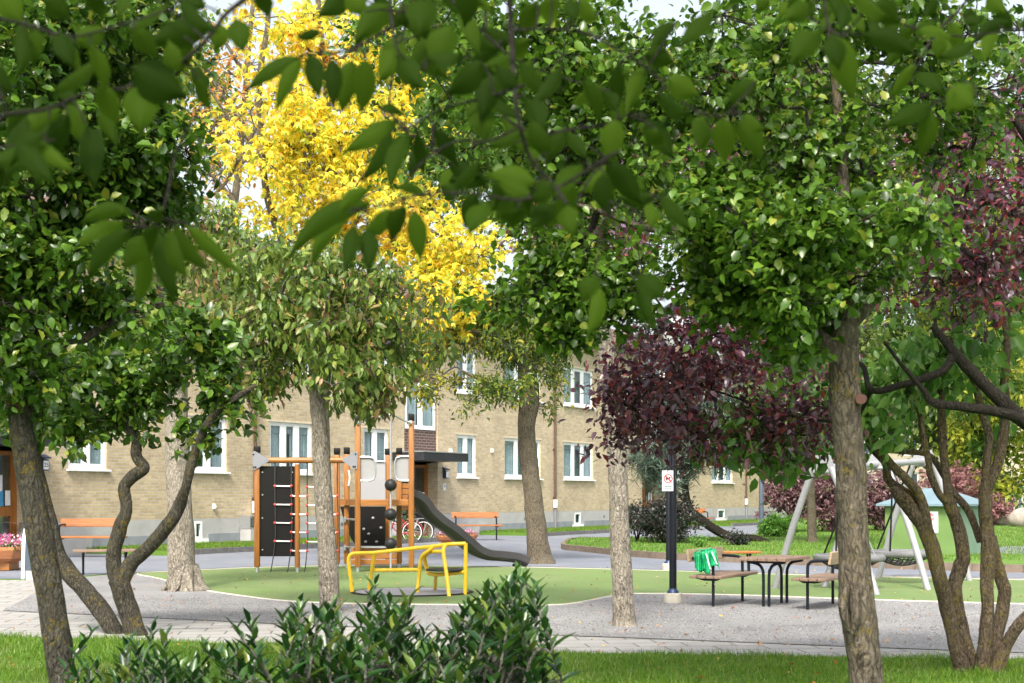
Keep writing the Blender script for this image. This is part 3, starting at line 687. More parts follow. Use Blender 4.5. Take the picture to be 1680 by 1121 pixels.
# entrances: canopy, door, lamp
def text_mesh(s, size, name, mat, parent, loc, rot, ext=.002, label=None):
    c = bpy.data.curves.new(name, 'FONT'); c.body = s; c.size = size; c.extrude = ext; c.align_x = 'CENTER'; c.align_y = 'CENTER'; c.resolution_u = 2
    t = bpy.data.objects.new(name, c); link(t); dg = bpy.context.evaluated_depsgraph_get()
    me = bpy.data.meshes.new_from_object(t.evaluated_get(dg)); bpy.data.objects.remove(t); me.materials.clear(); me.materials.append(mat)
    o = bpy.data.objects.new(name, me); link(o); o.parent = parent; o.location = loc; o.rotation_euler = rot
    if label: o['label'] = label
    return o
for k, e in enumerate(ENT):
    a, b = e
    mb = MB(); mb.bx(a-.6, b+.02, -1.3, -.001, 2.70, 2.98, .01); o = mb.build('canopy', M_['canopy'], bld)
    q = MB(); q.bx(a-.62, b+.04, -1.32, -.001, 2.983, 3.02); q.build('canopy_trim', M_['steel'], o)
    yb = .42
    d = MB(); f_ = .10      # timber frame
    zt = 2.6
    d.bx(a+.05, a+.05+f_, yb, yb+.12, 0, zt); d.bx(b-.005-f_, b-.005, yb, yb+.12, 0, zt); d.bx(a+.05+f_, b-.005-f_, yb, yb+.12, zt-f_, zt)
    mid = b-1.15; d.bx(mid-.05, mid+.05, yb, yb+.12, 0, zt-f_)
    for (l, r) in ((a+.05+f_, mid-.05), (mid+.05, b-.005-f_)):
        d.bx(l, r, yb+.02, yb+.10, 0, .22); d.bx(l, r, yb+.02, yb+.10, .98, 1.22)
        d.bx(l, l+.07, yb+.02, yb+.10, .22, .98); d.bx(r-.07, r, yb+.02, yb+.10, .22, .98); d.bx(l, l+.07, yb+.02, yb+.10, 1.22, zt-f_); d.bx(r-.07, r, yb+.02, yb+.10, 1.22, zt-f_)
    o = d.build('entrance_door', M_['wood'], bld)
    q = MB(); q.bx(a+.15, b-.1, yb+.055, yb+.06, .2, zt-f_); q.build('pane', M_['glass'], o)
    q = MB(); q.bx(a, b, yb+.5, yb+.55, 0, zt); q.build('room_back', M_['dark'], o)
    q = MB(); q.tube([(mid+.17, yb+.0, 1.1), (mid+.17, yb-.05, 1.13), (mid+.17, yb-.05, 1.45), (mid+.17, yb, 1.48)], .012, 8, 3); q.build('handle', M_['steel'], o)
    q = MB(); q.bx(b-.33, b-.13-.0, yb+.035, yb+.04, 1.25, 1.62); q.bx(b-.62, b-.44, yb+.035, yb+.04, 1.25, 1.66); q.build('notice', M_['paper'], o)
    if k == 0:
        q = MB(); q.bx(b-.70, b-.40, yb+.028, yb+.033, 1.24, 1.60); q.build('poster', M_['blue'], o)
        q = MB(); q.bx(b-.72, b-.42, yb+.028, yb+.033, 1.63, 2.0); q.build('notice', M_['paper'], o)
    s_ = b+.42
    q = MB(); q.bx(s_-.10, s_+.10, -.15, -.03, 2.12, 2.40, .01); q.bx(s_-.06, s_+.06, -.03, -.001, 2.2, 2.5); lam = q.build('number_lamp', M_['lampblue'], bld)
    q = MB(); q.prism([(s_-.13, -.2, 2.42), (s_+.13, -.2, 2.42), (s_+.13, -.001, 2.50), (s_-.13, -.001, 2.50)], (0, 0, .03)); q.build('lamp_hood', M_['lampblue'], lam)
    q = MB(); q.bx(s_-.08, s_+.08, -.156, -.151, 2.15, 2.37); q.build('lamp_face', M_['lampglass'], lam)
    if k == 0: text_mesh('25', .15, 'house_number', M_['ink'], lam, (s_, -.160, 2.26), (R(90), 0, 0))
    q = MB(); q.bx(s_-.07, s_+.07, -.04, -.001, 1.68, 1.93); it = q.build('intercom', M_['white'], bld); q = MB(); q.bx(s_-.03, s_+.03, -.045, -.041, 1.80, 1.89); q.build('keypad', M_['blue'], it)
    q = MB(); q.bx(a-.4, b+.2, -1.2, .4, -.05, .03); q.build('door_step', M_['plinth'], bld)
for px, z, w in ((806, 3.15, .05), (738, 3.06, .07), (350, 1.1, .04)):
    s_ = ws(px); q = MB(); q.bx(s_-w, s_+w, -.07, -.001, z, z+.16, .01); q.bx(s_-w*.5, s_+w*.5, -.11, -.07, z+.03, z+.11, .01); q.build('wall_fixture', M_['white'], bld)
for px in (440, 560, 860, 990, 1150):
    s_ = ws(px); q = MB(); q.bx(s_-.07, s_+.07, -.03, -.0205, .52, .62); [q.bx(s_-.06, s_+.06, -.036, -.03, .535+i*.02, .543+i*.02) for i in range(4)]; q.build('plinth_vent', M_['bracket'], bld)
# vent box near the pipe
s0, s1 = ws(392), ws(414); mb = MB()
mb.bx(s0, s1, -.45, -.05, -.02, .5); o = mb.build('vent_shaft', M_['plinth'], bld); q = MB(); q.bx(s0, s1, -.42, -.03, .51, .56); q.bx(s0, s1, -.42, -.03, .86, .90)
for i in range(5): q.bx(s0+.02, s1-.02, -.40, -.36, .59+i*.055, .61+i*.055)
q.bx(s0, s0+.03, -.42, -.03, .56, .86); q.bx(s1-.03, s1, -.42, -.03, .56, .86); q.build('louvre', M_['steel'], o)

# far beige building at right
fb = mk('beige_building', P(1545, HZ, 100)-Vector((0, 0, H)), 0, 'distant pale beige building glimpsed behind the swing frame', 'building')
mb = wallgrid([(-6+i*3.2, -4.8+i*3.2, z, z+1.6) for i in range(4) for z in (1.5, 4.3)], 0, 7, -7.5, 7.5, 0, .25); mb.bx(-7.49, 7.49, .3, 8, .01, 6.99); mb.build('wall', plain('beige render', (.55, .47, .36), .85), fb)
for i in range(4):
    for z in (1.5, 4.3):
        q = MB(); x0 = -6+i*3.2; q.bx(x0, x0+1.2, .1, .16, z, z+.1); q.bx(x0, x0+1.2, .1, .16, z+1.5, z+1.6); q.bx(x0, x0+.1, .1, .16, z+.1, z+1.5); q.bx(x0+1.1, x0+1.2, .1, .16, z+.1, z+1.5); q.bx(x0+.55, x0+.65, .1, .16, z+.1, z+1.5)
        o = q.build('window', M_['white'], fb); g = MB(); g.bx(x0+.1, x0+1.1, .2, .21, z+.1, z+1.5); g.build('pane', M_['slate'], o)
mb = MB(); mb.prism([(-8, -.5, 7.01), (-8, 8.5, 7.01), (-8, 4, 9)], (16, 0, 0)); mb.build('roof', M_['roof'], fb)

# ================================================================== PLAY TOWER
def gz(px, py): return G(px, py)
tower = mk('play_tower', G(620, 939), 0, 'wooden climbing tower with rope ladders, slide and black climbing panels on the green play surface', 'play tower')
def post(px, pyb, pyt, r=.054, round_=False, capz=.14):
    b = G(px, pyb); Y = b.y; zt = H+(HZ-pyt)/F*Y; mb = MB()
    if round_: mb.cyl((b.x, Y, .10), (b.x, Y, zt), r, 18)
    else: mb.box((b.x, Y, (.10+zt-capz)/2), (2*r, 2*r, zt-capz-.10), bev=.018)
    o = mb.build('post', M_['wood'], tower, True, True)
    q = MB()
    if not round_: q.box((b.x, Y, zt-capz/2), (2*r+.012, 2*r+.012, capz), bev=.015); q.build('post_cap', M_['black'], o, True, True)
    q = MB(); q.cyl((b.x, Y, -.02), (b.x, Y, .12), .035, 12); q.build('post_foot', M_['steel'], o, True, True)
    return Vector((b.x, Y, zt))
p1 = post(422, 939, 732); p2 = post(488, 939, 762, .052, True); p3 = post(553, 933, 735); p4 = post(569, 933, 734)
p5 = post(587, 939, 683); p6 = post(636, 926, 736); p7 = post(655, 933, 735); p8 = post(675, 939, 679)
Yf = p5.y
def zt(py, Y): return H+(HZ-py)/F*Y
def X(px, Y): return (px-CX)/F*Y
# monkey beam with brackets
mb = MB(); zb = zt(755.5, Yf); mb.cyl((X(431, Yf), Yf, zb), (X(570, Yf), Yf, zb), .058, 18); mb.build('overhead_beam', M_['woodh'], tower, True, True)
def bracket(pts, lab):
    mb = MB(); mb.prism([Vector((X(a, Yf-.07), Yf-.075, zt(b, Yf-.07))) for a, b in pts], (0, .012, 0)); o = mb.build('bracket', M_['bracket'], tower, False, True)
    q = MB()
    cx = sum(a for a, b in pts)/len(pts); cy = sum(b for a, b in pts)/len(pts)
    for a, b in pts[:3]: a = a+(cx-a)*.28; b = b+(cy-b)*.28; q.cyl((X(a, Yf), Yf-.09, zt(b, Yf)), (X(a, Yf), Yf-.07, zt(b, Yf)), .016, 10)
    q.build('bolt', M_['black'], o, False, True)
bracket([(414, 742), (415, 771), (419, 771), (441, 757), (441, 753), (418, 740)], '')
bracket([(587, 741), (586, 770), (582, 770), (562, 757), (562, 753), (583, 741)], '')
# black climbing wall between first two posts
mb = MB(); Yw = Yf+.02; mb.bx(X(427, Yw), X(484, Yw), Yw-.012, Yw+.012, zt(913, Yw), zt(765, Yw), .004); o = mb.build('climbing_panel', M_['black'], tower, False, True)
q = MB()
for px in (431, 480):
    for py in (775, 812, 850, 902): q.cyl((X(px, Yw), Yw-.03, zt(py, Yw)), (X(px, Yw), Yw-.012, zt(py, Yw)), .014, 8)
q.build('screws', M_['steel'], o, False, True)
# rope ladders
cols = [451, 478, 504, 531, 553.5]
for i, px in enumerate(cols):
    Yr = Yf-.02; mb = MB(); x = X(px, Yr); sw = random.uniform(-.04, .04)
    pts = [(x+.012, Yr, zb-.03), (x, Yr, zt(800, Yr)), (x+.01, Yr, zt(880, Yr)), (x-.04+sw, Yr, .12), (x-.07+sw, Yr, .005)]
    mb.tube(pts, .011, 6, 5)
    # chain look in the upper half
    z = zt(795, Yr)
    while z < zb-.05: mb.sphere((x, Yr, z), .017, 6, (1, 1, 1.3)); z += .045
    mb.build('rope', M_['rope'], tower, True, True)
rows = [[797.5, 828, 858, 888], [814, 844, 873.5, 904], [799, 829, 858.5, 889], [814, 844, 873.5, 904]]
for i in range(4):
    for py in rows[i]:
        Yr = Yf-.02; z = zt(py, Yr); q = MB(); xa, xb = X(cols[i], Yr), X(cols[i+1], Yr); q.cyl((xa, Yr, z), (xb, Yr, z-.006), .014, 8)
        o = q.build('rung', M_['white'], tower, True, True); q = MB()
        for x in (xa, xb): q.sphere((x, Yr, z), .030, 10)
        q.build('knob', M_['ropered'], o, True, True)
# deck
mb = MB(); dz0, dz1 = zt(830, Yf), zt(820, Yf)
mb.bx(p5.x+.056, p8.x-.056, Yf-.05, Yf, dz0, dz1, .006); mb.bx(X(558, p4.y), p8.x-.0, p4.y-.11, p4.y-.06, dz0, dz1)
q0 = Vector((p4.x, p4.y-.06, dz0)); mb.prism([(p5.x-.06, Yf+.05, dz0), (p5.x-.02, Yf+.07, dz0), (p4.x+.03, p4.y-.1, dz0), (p4.x-.01, p4.y-.13, dz0)], (0, 0, dz1-dz0))
mb.build('deck_beam', M_['woodh'], tower, False, True)
mb = MB(); mb.prism([(p5.x, Yf+.01, dz1-.05), (p8.x, Yf+.01, dz1-.05), (p7.x+.3, p7.y+.9, dz1-.05), (p4.x, p7.y+.9, dz1-.05)], (0, 0, .03)); mb.build('deck', M_['black'], tower, False, True)
def panelrect(name, pxa, pxb, pya, pyb, Y, mat, bev=.01, th=.015):
    mb = MB(); mb.bx(X(pxa, Y), X(pxb, Y), Y, Y+th, zt(pyb, Y), zt(pya, Y), bev); return mb.build(name, mat, tower, False, True)
o = panelrect('back_panel', 592, 632.5, 759, 820, p6.y-.1, M_['grey_panel'], .004)
q = MB(); Yq = p6.y-.12; q.cyl((X(592, Yq), Yq, zt(757, Yq)), (X(632, Yq), Yq, zt(757, Yq)), .02, 10); q.build('rail', M_['steel'], o, True, True)
# rounded corner panels with tube frames
def roundpanel(pxa, pxb, pya, pyb, Y, left):
    a, b, c, d = X(pxa, Y), X(pxb, Y), zt(pyb, Y), zt(pya, Y); r = .12; pts = []
    if left: path = [(a, d), (b-r, d), (b-.03, d-.03), (b, d-r), (b, c+r), (b-.03, c+.03), (b-r, c), (a, c)]
    else: path = [(b, d), (a+r, d), (a+.03, d-.03), (a, d-r), (a, c+r), (a+.03, c+.03), (a+r, c), (b, c)]
    mb = MB(); mb.prism([(x, Y, z) for x, z in path], (0, .012, 0)); o = mb.build('side_panel', M_['grey_panel'], tower, False, True)
    q = MB(); q.tube([(x, Y-.02, z) for x, z in path], .02, 8); q.build('grab_rail', M_['steel'], o, True, True)
roundpanel(591, 616, 750, 789, Yf+.02, True); roundpanel(648, 671, 749, 789, Yf+.02, False)
mb = MB()
for i in range(3): mb.bx(X(656, p7.y), X(676, p7.y), p7.y+.02, p7.y+.05, zt(820-i*9.2, p7.y), zt(812-i*9.2, p7.y), .004)
mb.build('back_slats', M_['woodh'], tower, False, True)
mb = MB(); mb.tube([(X(571, p4.y)+.02, p4.y-.08, zt(772, p4.y)), (X(574.5, p4.y), p4.y-.09, zt(784, p4.y)), (X(571, p4.y)+.02, p4.y-.08, zt(797, p4.y))], .016, 8, 5); mb.build('grip', M_['white'], tower, True, True)
# black lower climbing ramp with holds
Yr = p6.y-.35
prof = [(558, 831), (633, 831), (632, 896), (584, 896), (576, 884), (568, 866), (562, 846)]
mb = MB(); mb.prism([Vector((X(a, Yr), Yr+(830-b)*.0+.0, zt(b, Yr))) for a, b in prof], (0, .02, 0)); o = mb.build('lower_panel', M_['black'], tower, False, True)
q = MB()
for a, b in ((597, 868), (600, 889), (618, 889), (612, 850), (605, 876), (625, 866)): q.sphere((X(a, Yr), Yr-.01, zt(b, Yr)), .035, 8, (1, .6, .8))
q.build('climbing_holds', M_['grey_panel'], o, True, True)
q = MB(); q.bx(X(590, Yf+.3), X(634, Yf+.3), Yf+.28, Yf+.33, zt(899, Yf+.3), zt(897, Yf+.3)); q.build('ledge', M_['steel'], tower, False, True)
mb = MB(); Yl = Yf+.35
for i in range(3): mb.bx(X(576, Yl), X(651, Yl), Yl, Yl+.03, zt(926.3-i*9.3, Yl), zt(918-i*9.3, Yl), .005)
mb.build('lower_boards', M_['woodh'], tower, False, True)
for py in (853, 899):
    mb = MB(); mb.cyl((p5.x-.02, Yf+.03, zt(py, Yf)), (p4.x, p4.y-.06, zt(py-1.5, p4.y)), .02, 10); mb.cyl((p4.x-.03, p4.y-.08, zt(py-5, p4.y)), (p4.x-.03, p4.y-.08, zt(py+4, p4.y)), .03, 8); mb.build('step_rung', M_['steel'], tower, True, True)
# fireman's pole with balls
Yp = Yf-.35; mb = MB(); mb.tube([(X(641, Yp), Yp, -.01), (X(641, Yp), Yp, zt(684, Yp))], .02, 12); o = mb.build('pole', M_['swing'], tower, True, True)
for py in (796, 844, 892):
    q = MB(); q.sphere((X(641, Yp), Yp, zt(py, Yp)), .118, 24); q.build('ball', M_['rubber'], o, True, True)
mb = MB(); z1 = zt(694, Yf); mb.tube([(p8.x-.02, Yf-.03, z1), (X(660, Yf), Yf-.12, zt(689, Yf)), (X(645, Yp), Yp, zt(681, Yp)), (X(636, Yp), Yp, zt(682, Yp)), (X(612, Yf), Yf-.15, zt(688, Yf)), (p5.x+.02, Yf-.03, z1)], .02, 10, 5)
mb.cyl((p8.x-.04, Yf-.065, z1), (p8.x+.0, Yf-.05, z1), .05, 14); mb.cyl((p5.x+.04, Yf-.065, z1), (p5.x, Yf-.05, z1), .05, 14); mb.build('top_arch', M_['steel'], tower, True, True)
# slide
sp = [(672, 815, Yf+.55), (684, 822, Yf+.60), (697, 841, Yf+.75), (714, 857, Yf+.95), (737, 873, Yf+1.2), (757, 890, Yf+1.45), (775, 905, Yf+1.7), (797, 914, Yf+1.9), (820, 916, Yf+2.05), (845, 919, Yf+2.15), (863, 926, Yf+2.2)]
cp = catmull([P(a, b, c) for a, b, c in sp], 5); prf = [(-.27, .16), (-.25, .165), (-.235, .05), (-.16, -.015), (0, -.03), (.16, -.015), (.235, .05), (.25, .165), (.27, .16), (.262, .02), (.17, -.05), (0, -.065), (-.17, -.05), (-.262, .02)]
vs = []; fs = []; K = len(prf)
for i, p in enumerate(cp):
    t = (cp[min(i+1, len(cp)-1)]-cp[max(i-1, 0)]).normalized(); s_ = Vector((t.y, -t.x, 0)).normalized(); s_ = (s_*.6+Vector((.35, -.93, 0))*.4).normalized(); s_ = (s_-t*s_.dot(t)).normalized(); u = s_.cross(t)
    if u.z < 0: u = -u
    for a, b in prf: vs.append(p+s_*a*.86+u*b*.95)
for i in range(len(cp)-1):
    for k in range(K): fs.append((i*K+k, i*K+(k+1) % K, (i+1)*K+(k+1) % K, (i+1)*K+k))
fs += [tuple(range(K)), tuple((len(cp)-1)*K+k for k in range(K))[::-1]]
mb = MB(); mb.add(vs, fs); o = mb.build('slide', M_['slide'], tower, True, True)
q = MB(); b_ = P(843, 921, Yf+2.15); q.cyl((b_.x, b_.y, -.02), (b_.x, b_.y, b_.z-.05), .03, 10); q.build('slide_foot', M_['black'], o, True, True)

# ================================================================== YELLOW CAROUSEL
car = mk('carousel', G(674, 973), 0, 'yellow tube merry-go-round with a round floor disc in front of the tower', 'carousel')
c0 = G(676, 972.5); mb = MB(); mb.lathe((c0.x, c0.y, 0), [(.02, .024), (.86, .024), (.90, .018), (.905, .004)], 64); mb.build('floor_disc', plain('carousel disc', (.30, .30, .34), .5, .1, .1, 20), car, True, True)
mb = MB(); mb.lathe((c0.x, c0.y, 0), [(.906, .022), (.935, .022), (.95, .006)], 64); mb.build('rim', M_['black'], car, True, True)
def ct(pts, name='tube', r=.030):
    mb = MB(); mb.tube([P(a, b, Y) for a, b, Y in pts], r, 12, 6); return mb.build(name, M_['yellow'], car, True, True)
ct([(578, 974, 21.85), (575, 946, 21.85), (572, 923, 21.85), (573.5, 913, 21.85), (580, 908.6, 21.85), (596, 907.6, 21.85), (615, 907, 21.9), (660, 902, 21.8), (711, 896.5, 21.6), (737, 893.3, 21.5), (764, 892, 21.5)], 'top_rail')
ct([(764, 891, 21.5), (764, 915, 21.5), (763.5, 945, 21.5), (763, 976.5, 21.5)], 'upright')
ct([(614.5, 907, 21.9), (611, 930, 22), (608, 950, 22.1), (605.5, 972, 22.2)], 'upright')
ct([(612, 935.5, 22.05), (640, 935.5, 22), (665, 935, 21.9), (688, 935, 21.85)], 'mid_rail')
ct([(684, 975, 21.7), (687, 950, 21.75), (690, 922, 21.7), (694, 911, 21.65), (703, 904, 21.6), (711, 897, 21.6)], 'upright')
ct([(728, 905.3, 21.4), (712, 905.3, 21.6), (702, 907.5, 21.75), (697, 914, 21.8), (699, 928, 21.9), (701.5, 938, 21.9), (708, 942.2, 21.85), (730, 942.2, 21.7), (764, 938.5, 21.5)], 'seat_rail')
ct([(738, 893.3, 21.5), (730, 896, 21.4), (727.5, 905, 21.35), (730, 925, 21.3), (733, 945, 21.25), (737, 979, 21.15)], 'upright')
ct([(715, 942, 21.85), (714.5, 955, 22.1), (713.5, 969, 22.35)], 'seat_leg')
mb = MB(); c1 = P(732, 936.5, 21.7); mb.lathe((c1.x, c1.y, c1.z), [(.10, 0), (.30, .0), (.315, .012), (.30, .03), (.12, .026)], 32); mb.build('seat', M_['rubber'], car, True, True)

# ================================================================== BENCHES & TABLES
def bench(loc, rot, label, wood_m, back_m, L=1.25, sx=1.0, parts=None, group=None):
    b = mk('bench', loc, rot, label, 'bench', group)
    for x in (0, L-.12):
        x *= sx; mb = MB()
        mb.tube([(x, 0, -.03), (x, 0, .52*sx), (x, .02*sx, .60*sx), (x, .08*sx, .635*sx), (x, .3*sx, .645*sx)], [.021*sx]*5, 10, 5)
        o = mb.build('leg', M_['blacksteel'], b, True)
        q = MB()
        for z in (.30, .34): q.cyl((x, -.026*sx, z*sx), (x, -.018*sx, z*sx), .009*sx, 8)
        q.build('bolt', M_['white'], o, True)
        q = MB(); q.prism([(x-.03, -.12*sx, .375*sx), (x-.03, -.05*sx, .345*sx), (x-.03, .12*sx, .345*sx), (x-.03, .26*sx, .375*sx)], (.06*sx, 0, 0)); q.build('bracket', M_['blacksteel'], b)
    mb = MB()
    for k in range(4):
        y = (-.17+k*.118)*sx; mb.bx(-.14*sx, (L+.05)*sx, y, y+.108*sx, .378*sx, .418*sx, .008)
    mb.build('seat', wood_m, b)
    mb = MB(); Mr = Matrix.Rotation(R(-10), 3, 'X'); mb.box(((L-.12)/2*sx, .33*sx, .68*sx), ((L+.08)*sx, .035*sx, .17*sx), Mr.to_4x4(), .01); mb.build('backrest', back_m, b)
    return b
rot1 = math.atan2(.87, .49)
bench(G(1170, 995), rot1, 'wooden bench with black armrests and a green bag over its backrest, left of the table', M_['grey_wood'], M_['pale_wood'], 1.25)
bench(Vector((G(1325, 1000).x+.0, G(1325, 1000).y, 0))+Vector((.49, .87, 0))*1.13, rot1+math.pi, 'wooden bench with black tube armrests half hidden behind the thick lichen-spotted trunk', M_['grey_wood'], M_['pale_wood'], 1.25)
def table(loc, rot, label, L=1.1, W=.66, h=.66, top=None, name='table', cat='table'):
    t = mk(name, loc, rot, label, cat)
    mb = MB(); n = 5; pw = W/n
    for k in range(n): mb.bx(-L/2, L/2, -W/2+k*pw+.004, -W/2+(k+1)*pw-.004, h-.045, h, .008)
    mb.build('tabletop', top or M_['grey_wood'], t)
    for x in (-L*.36, L*.36-.04): mb = MB(); mb.bx(x, x+.04, -W/2+.06, W/2-.06, h-.075, h-.046); mb.build('bracket', M_['blacksteel'], t)
    for x in (-L*.34, L*.34):
        for s in (-1, 1):
            q = MB(); q.tube([(x, s*.04, -.03), (x, s*.04, h-.26), (x, s*.06, h-.15), (x, s*.12, h-.09), (x, s*(W/2-.08), h-.062)], .021, 10, 5); q.build('leg', M_['blacksteel'], t, True)
    return t
table(Vector((3.62, 19.55, 0)), rot1, 'brown slatted picnic table with curved black legs between the two benches')
# green bag over the near end of the left bench backrest
bag = mk('bag', P(1160, 905, 19.4), 0, 'green shopping bag draped over the end of the bench backrest', 'bag')
def cloth(name, px, edge_pts_top, rows, mat, Y0, depth, par, folds):
    n = 26; vs = []; fs = []
    for j in range(rows+1):
        v = j/rows
        for i in range(n+1):
            u = i/n
            x0, y0, x1, y1 = px(u)
            x = x0+(x1-x0)*v; y = y0+(y1-y0)*v
            Y = Y0+depth*(v*.2)+.035*math.sin(u*folds*6.28+v*2.0)*(.25+v)+.012*math.sin(u*31+v*9)
            if v < .12: Y += (.12-v)*.6
            vs.append(P(x, y, Y))
    for j in range(rows):
        for i in range(n): a = j*(n+1)+i; fs.append((a, a+1, a+n+2, a+n+1))
    o = mesh_obj(name, vs, fs, mat, par, True, True); m = o.modifiers.new('solid', 'SOLIDIFY'); m.thickness = .008
    return o
cloth('bag_body', lambda u: (1150+24*u, 902-1*math.sin(u*3), 1156+24*u+2*math.sin(u*9), 939-9*u+5*math.sin(u*7)), None, 14, M_['bag'], 19.18, .05, bag, 2.2)
cloth('bag_flap', lambda u: (1138+16*u, 908-4*u, 1141+17*u, 931+8*math.sin(u*3.1)), None, 12, M_['bag'], 19.25, .02, bag, 1.6)
q = MB()
for (a, b, c, d) in ((1157, 908, 1164, 934), (1166, 905, 1175, 926)):
    q.prism([P(a, b, 19.12), P(a+3.0, b, 19.12), P(c+2.5, d, 19.13), P(c, d, 19.13)], (0, .006, 0))
q.build('bag_stripe', M_['bagwhite'], bag, False, True)
q = MB(); q.tube([P(1139, 908, 19.25), P(1146, 902, 19.2), P(1156, 903, 19.2), P(1165, 900, 19.2), P(1172, 903, 19.3)], .009, 6, 4); q.build('handle', M_['bag'], bag, True, True)
table(G(1192, 938)+Vector((0, .1, 0)), R(4), 'low orange plank table behind the left bench', 1.35, .36, .40, M_['bench_wood'])
table(G(158, 943)+Vector((.1, .2, 0)), R(20), 'low brown slatted table with Y shaped legs in front of the orange wall bench', 1.15, .45, .47)
bench(G(97, 914), R(-4), 'orange wooden bench with black armrests standing by the entrance at the left', M_['bench_wood'], M_['bench_wood'], 1.25, 1.22)
bench(G(748, 886), R(8), 'orange wooden bench beside the entrance right of the slide', M_['bench_wood'], M_['bench_wood'], 1.25, 1.22)
bench(G(1128, 868.5), R(25), 'small far orange bench at the wall behind the dark shrub', M_['bench_wood'], M_['bench_wood'], 1.0, 1.2)

# ================================================================== SWING FRAME
sw = mk('swing_frame', Vector((6.0, 23.6, 0)), 0, 'light grey tube frame of three A-shaped supports carrying two basket swings', 'swing frame')
LA = P(1349, 768, 22.2); RA = P(1515, 757, 25.3); MA = LA.lerp(RA, .5)
mb = MB(); dirb = (RA-LA).normalized(); mb.cyl(LA-dirb*.2, RA+dirb*.2, .055, 16); mb.build('beam', M_['swing'], sw, True, True)
for ap, feet in ((LA, [(1270, 966), (1440, 976)]), (MA, [(1351, 963), (1524, 968)]), (RA, [(1440, 949), (1592, 953)])):
    ff = [G(*f) for f in feet]
    for f, g in ((ff[0], ff[1]), (ff[1], ff[0])):
        s_ = (f-g).normalized(); top = ap+s_*.17+Vector((0, 0, .0)); mb = MB()
        mb.tube([f-Vector((0, 0, .05)), f.lerp(top, .5)+s_*.025, top], [.052, .055, .052], 14, 6); mb.build('leg', M_['swing'], sw, True, True)
    s_ = (ff[0]-ff[1]); s_.z = 0; s_.normalize()
    mb = MB(); mb.prism([ap+s_*.23-Vector((0, 0, .03)), ap-s_*.23-Vector((0, 0, .03)), ap-s_*.13+Vector((0, 0, .20)), ap+s_*.13+Vector((0, 0, .20))], dirb*.03); mb.build('gusset_plate', M_['swing'], sw, False, True)
    mb = MB(); mb.cyl(ap+s_*.22-Vector((0, 0, .06)), ap-s_*.22-Vector((0, 0, .06)), .035, 12); mb.build('crossbar', M_['swing'], sw, True, True)
def basket(c, label, hang):
    b = mk('basket_swing', c, 0, label, 'swing', 'basket swings hanging from the grey frame')
    mb = MB(); r = .52; n = 40
    mb.tube([c+Vector((r*math.cos(6.2832*i/n), r*math.sin(6.2832*i/n), 0)) for i in range(n+1)], .058, 10, rough=.03); mb.build('ring', M_['netring'], b, True, True)
    mb = MB()
    def hp(x, y): rr = (x*x+y*y)/(r*r); return c+Vector((x, y, -.20*(1-rr)-.01))
    for i in range(-6, 7):
        o_ = i*.078; L = math.sqrt(max(0, (r-.03)**2-o_*o_))
        for ax in (0, 1):
            pts = []
            for k in range(9):
                q = -L+2*L*k/8; pts.append(hp(q, o_) if ax else hp(o_, q))
            mb.tube(pts, .010, 4, cap=False)
    mb.build('net', M_['rope'], b, True, True)
    for (dx, dy) in ((.5, .7), (-.5, .7), (.5, -.7), (-.5, -.7)):
        a = c+Vector((dx*.75*r/.62, dy*r*.9/.75, .03)); side = dirb if (Vector((dx, dy, 0)).dot(dirb) > 0) else -dirb
        t = hang+side*.36-Vector((0, 0, .05)); mb = MB(); mb.tube([a, t], .016 if dx < 0 else .010, 6); mb.build('chain', M_['black'] if dx < 0 else M_['steel'], b, True, True)
h1 = LA.lerp(RA, .24); h2 = LA.lerp(RA, .76)
basket(Vector((h1.x, h1.y, zt(915, h1.y))), 'round basket swing with grey padded rim nearer the table, left of the two', h1)
basket(Vector((h2.x, h2.y, zt(908, h2.y))), 'round grey rimmed basket swing in front of the green hut, right of the two', h2)

# ================================================================== GREEN HUT
w_, d_, hh = 1.78, 1.8, 1.12
hc = G(1575, 911, .13); hb = hc-Matrix.Rotation(R(-35), 3, 'Z') @ Vector((w_/2, 0, 0)); hut = mk('hut', Vector((hb.x, hb.y, .13)), R(-35), 'small green painted hut with a blue green hipped roof and a stop notice', 'hut')
mb = MB(); mb.bx(-w_/2, w_/2, 0, d_, -.05, hh, .01); mb.build('wall', M_['hut'], hut)
mb = MB(); mb.bx(w_/2+.001, w_/2+.012, .01, d_-.01, 0, hh-.01); mb.build('side_wall', M_['hut_side'], hut)
o_ = .16; mb = MB(); z = hh+.001; a = [(-w_/2-o_, -o_, z), (w_/2+o_, -o_, z), (w_/2+o_, d_+o_, z), (-w_/2-o_, d_+o_, z)]
t_ = [(-.25, d_/2, z+.42), (.25, d_/2, z+.42)]; a2 = [(p[0], p[1], p[2]+.05) for p in a]
mb.add(a+a2+t_, [(0, 3, 2, 1), (0, 1, 5, 4), (1, 2, 6, 5), (2, 3, 7, 6), (3, 0, 4, 7), (4, 5, 9, 8), (5, 6, 9), (6, 7, 8, 9), (7, 4, 8)]); mb.build('roof', M_['hut_roof'], hut)
mb = MB(); mb.bx(w_/2-.01, w_/2+.03, -.02, .03, -.03, .75); mb.build('corner_trim', M_['white'], hut)
mb = MB(); nx = .20; mb.bx(nx-.185, nx+.185, -.02, -.001, .50, 1.0); nb = mb.build('notice_board', M_['paper'], hut)
mb = MB(); mb.prism([(nx+.105*math.cos(R(22.5+45*i)), -.024, .86+.105*math.sin(R(22.5+45*i))) for i in range(8)], (0, .003, 0)); mb.build('stop_symbol', plain('faded red', (.62, .16, .17), .6), nb)
text_mesh('STOP', .075, 'stop_lettering', M_['paper'], nb, (nx, -.027, .86), (R(90), 0, 0))
mb = MB()
for i, L in enumerate((.16, .20, .12, .22, .17)): mb.bx(nx-L/2, nx+L/2, -.024, -.0215, .70-i*.035, .708-i*.035)
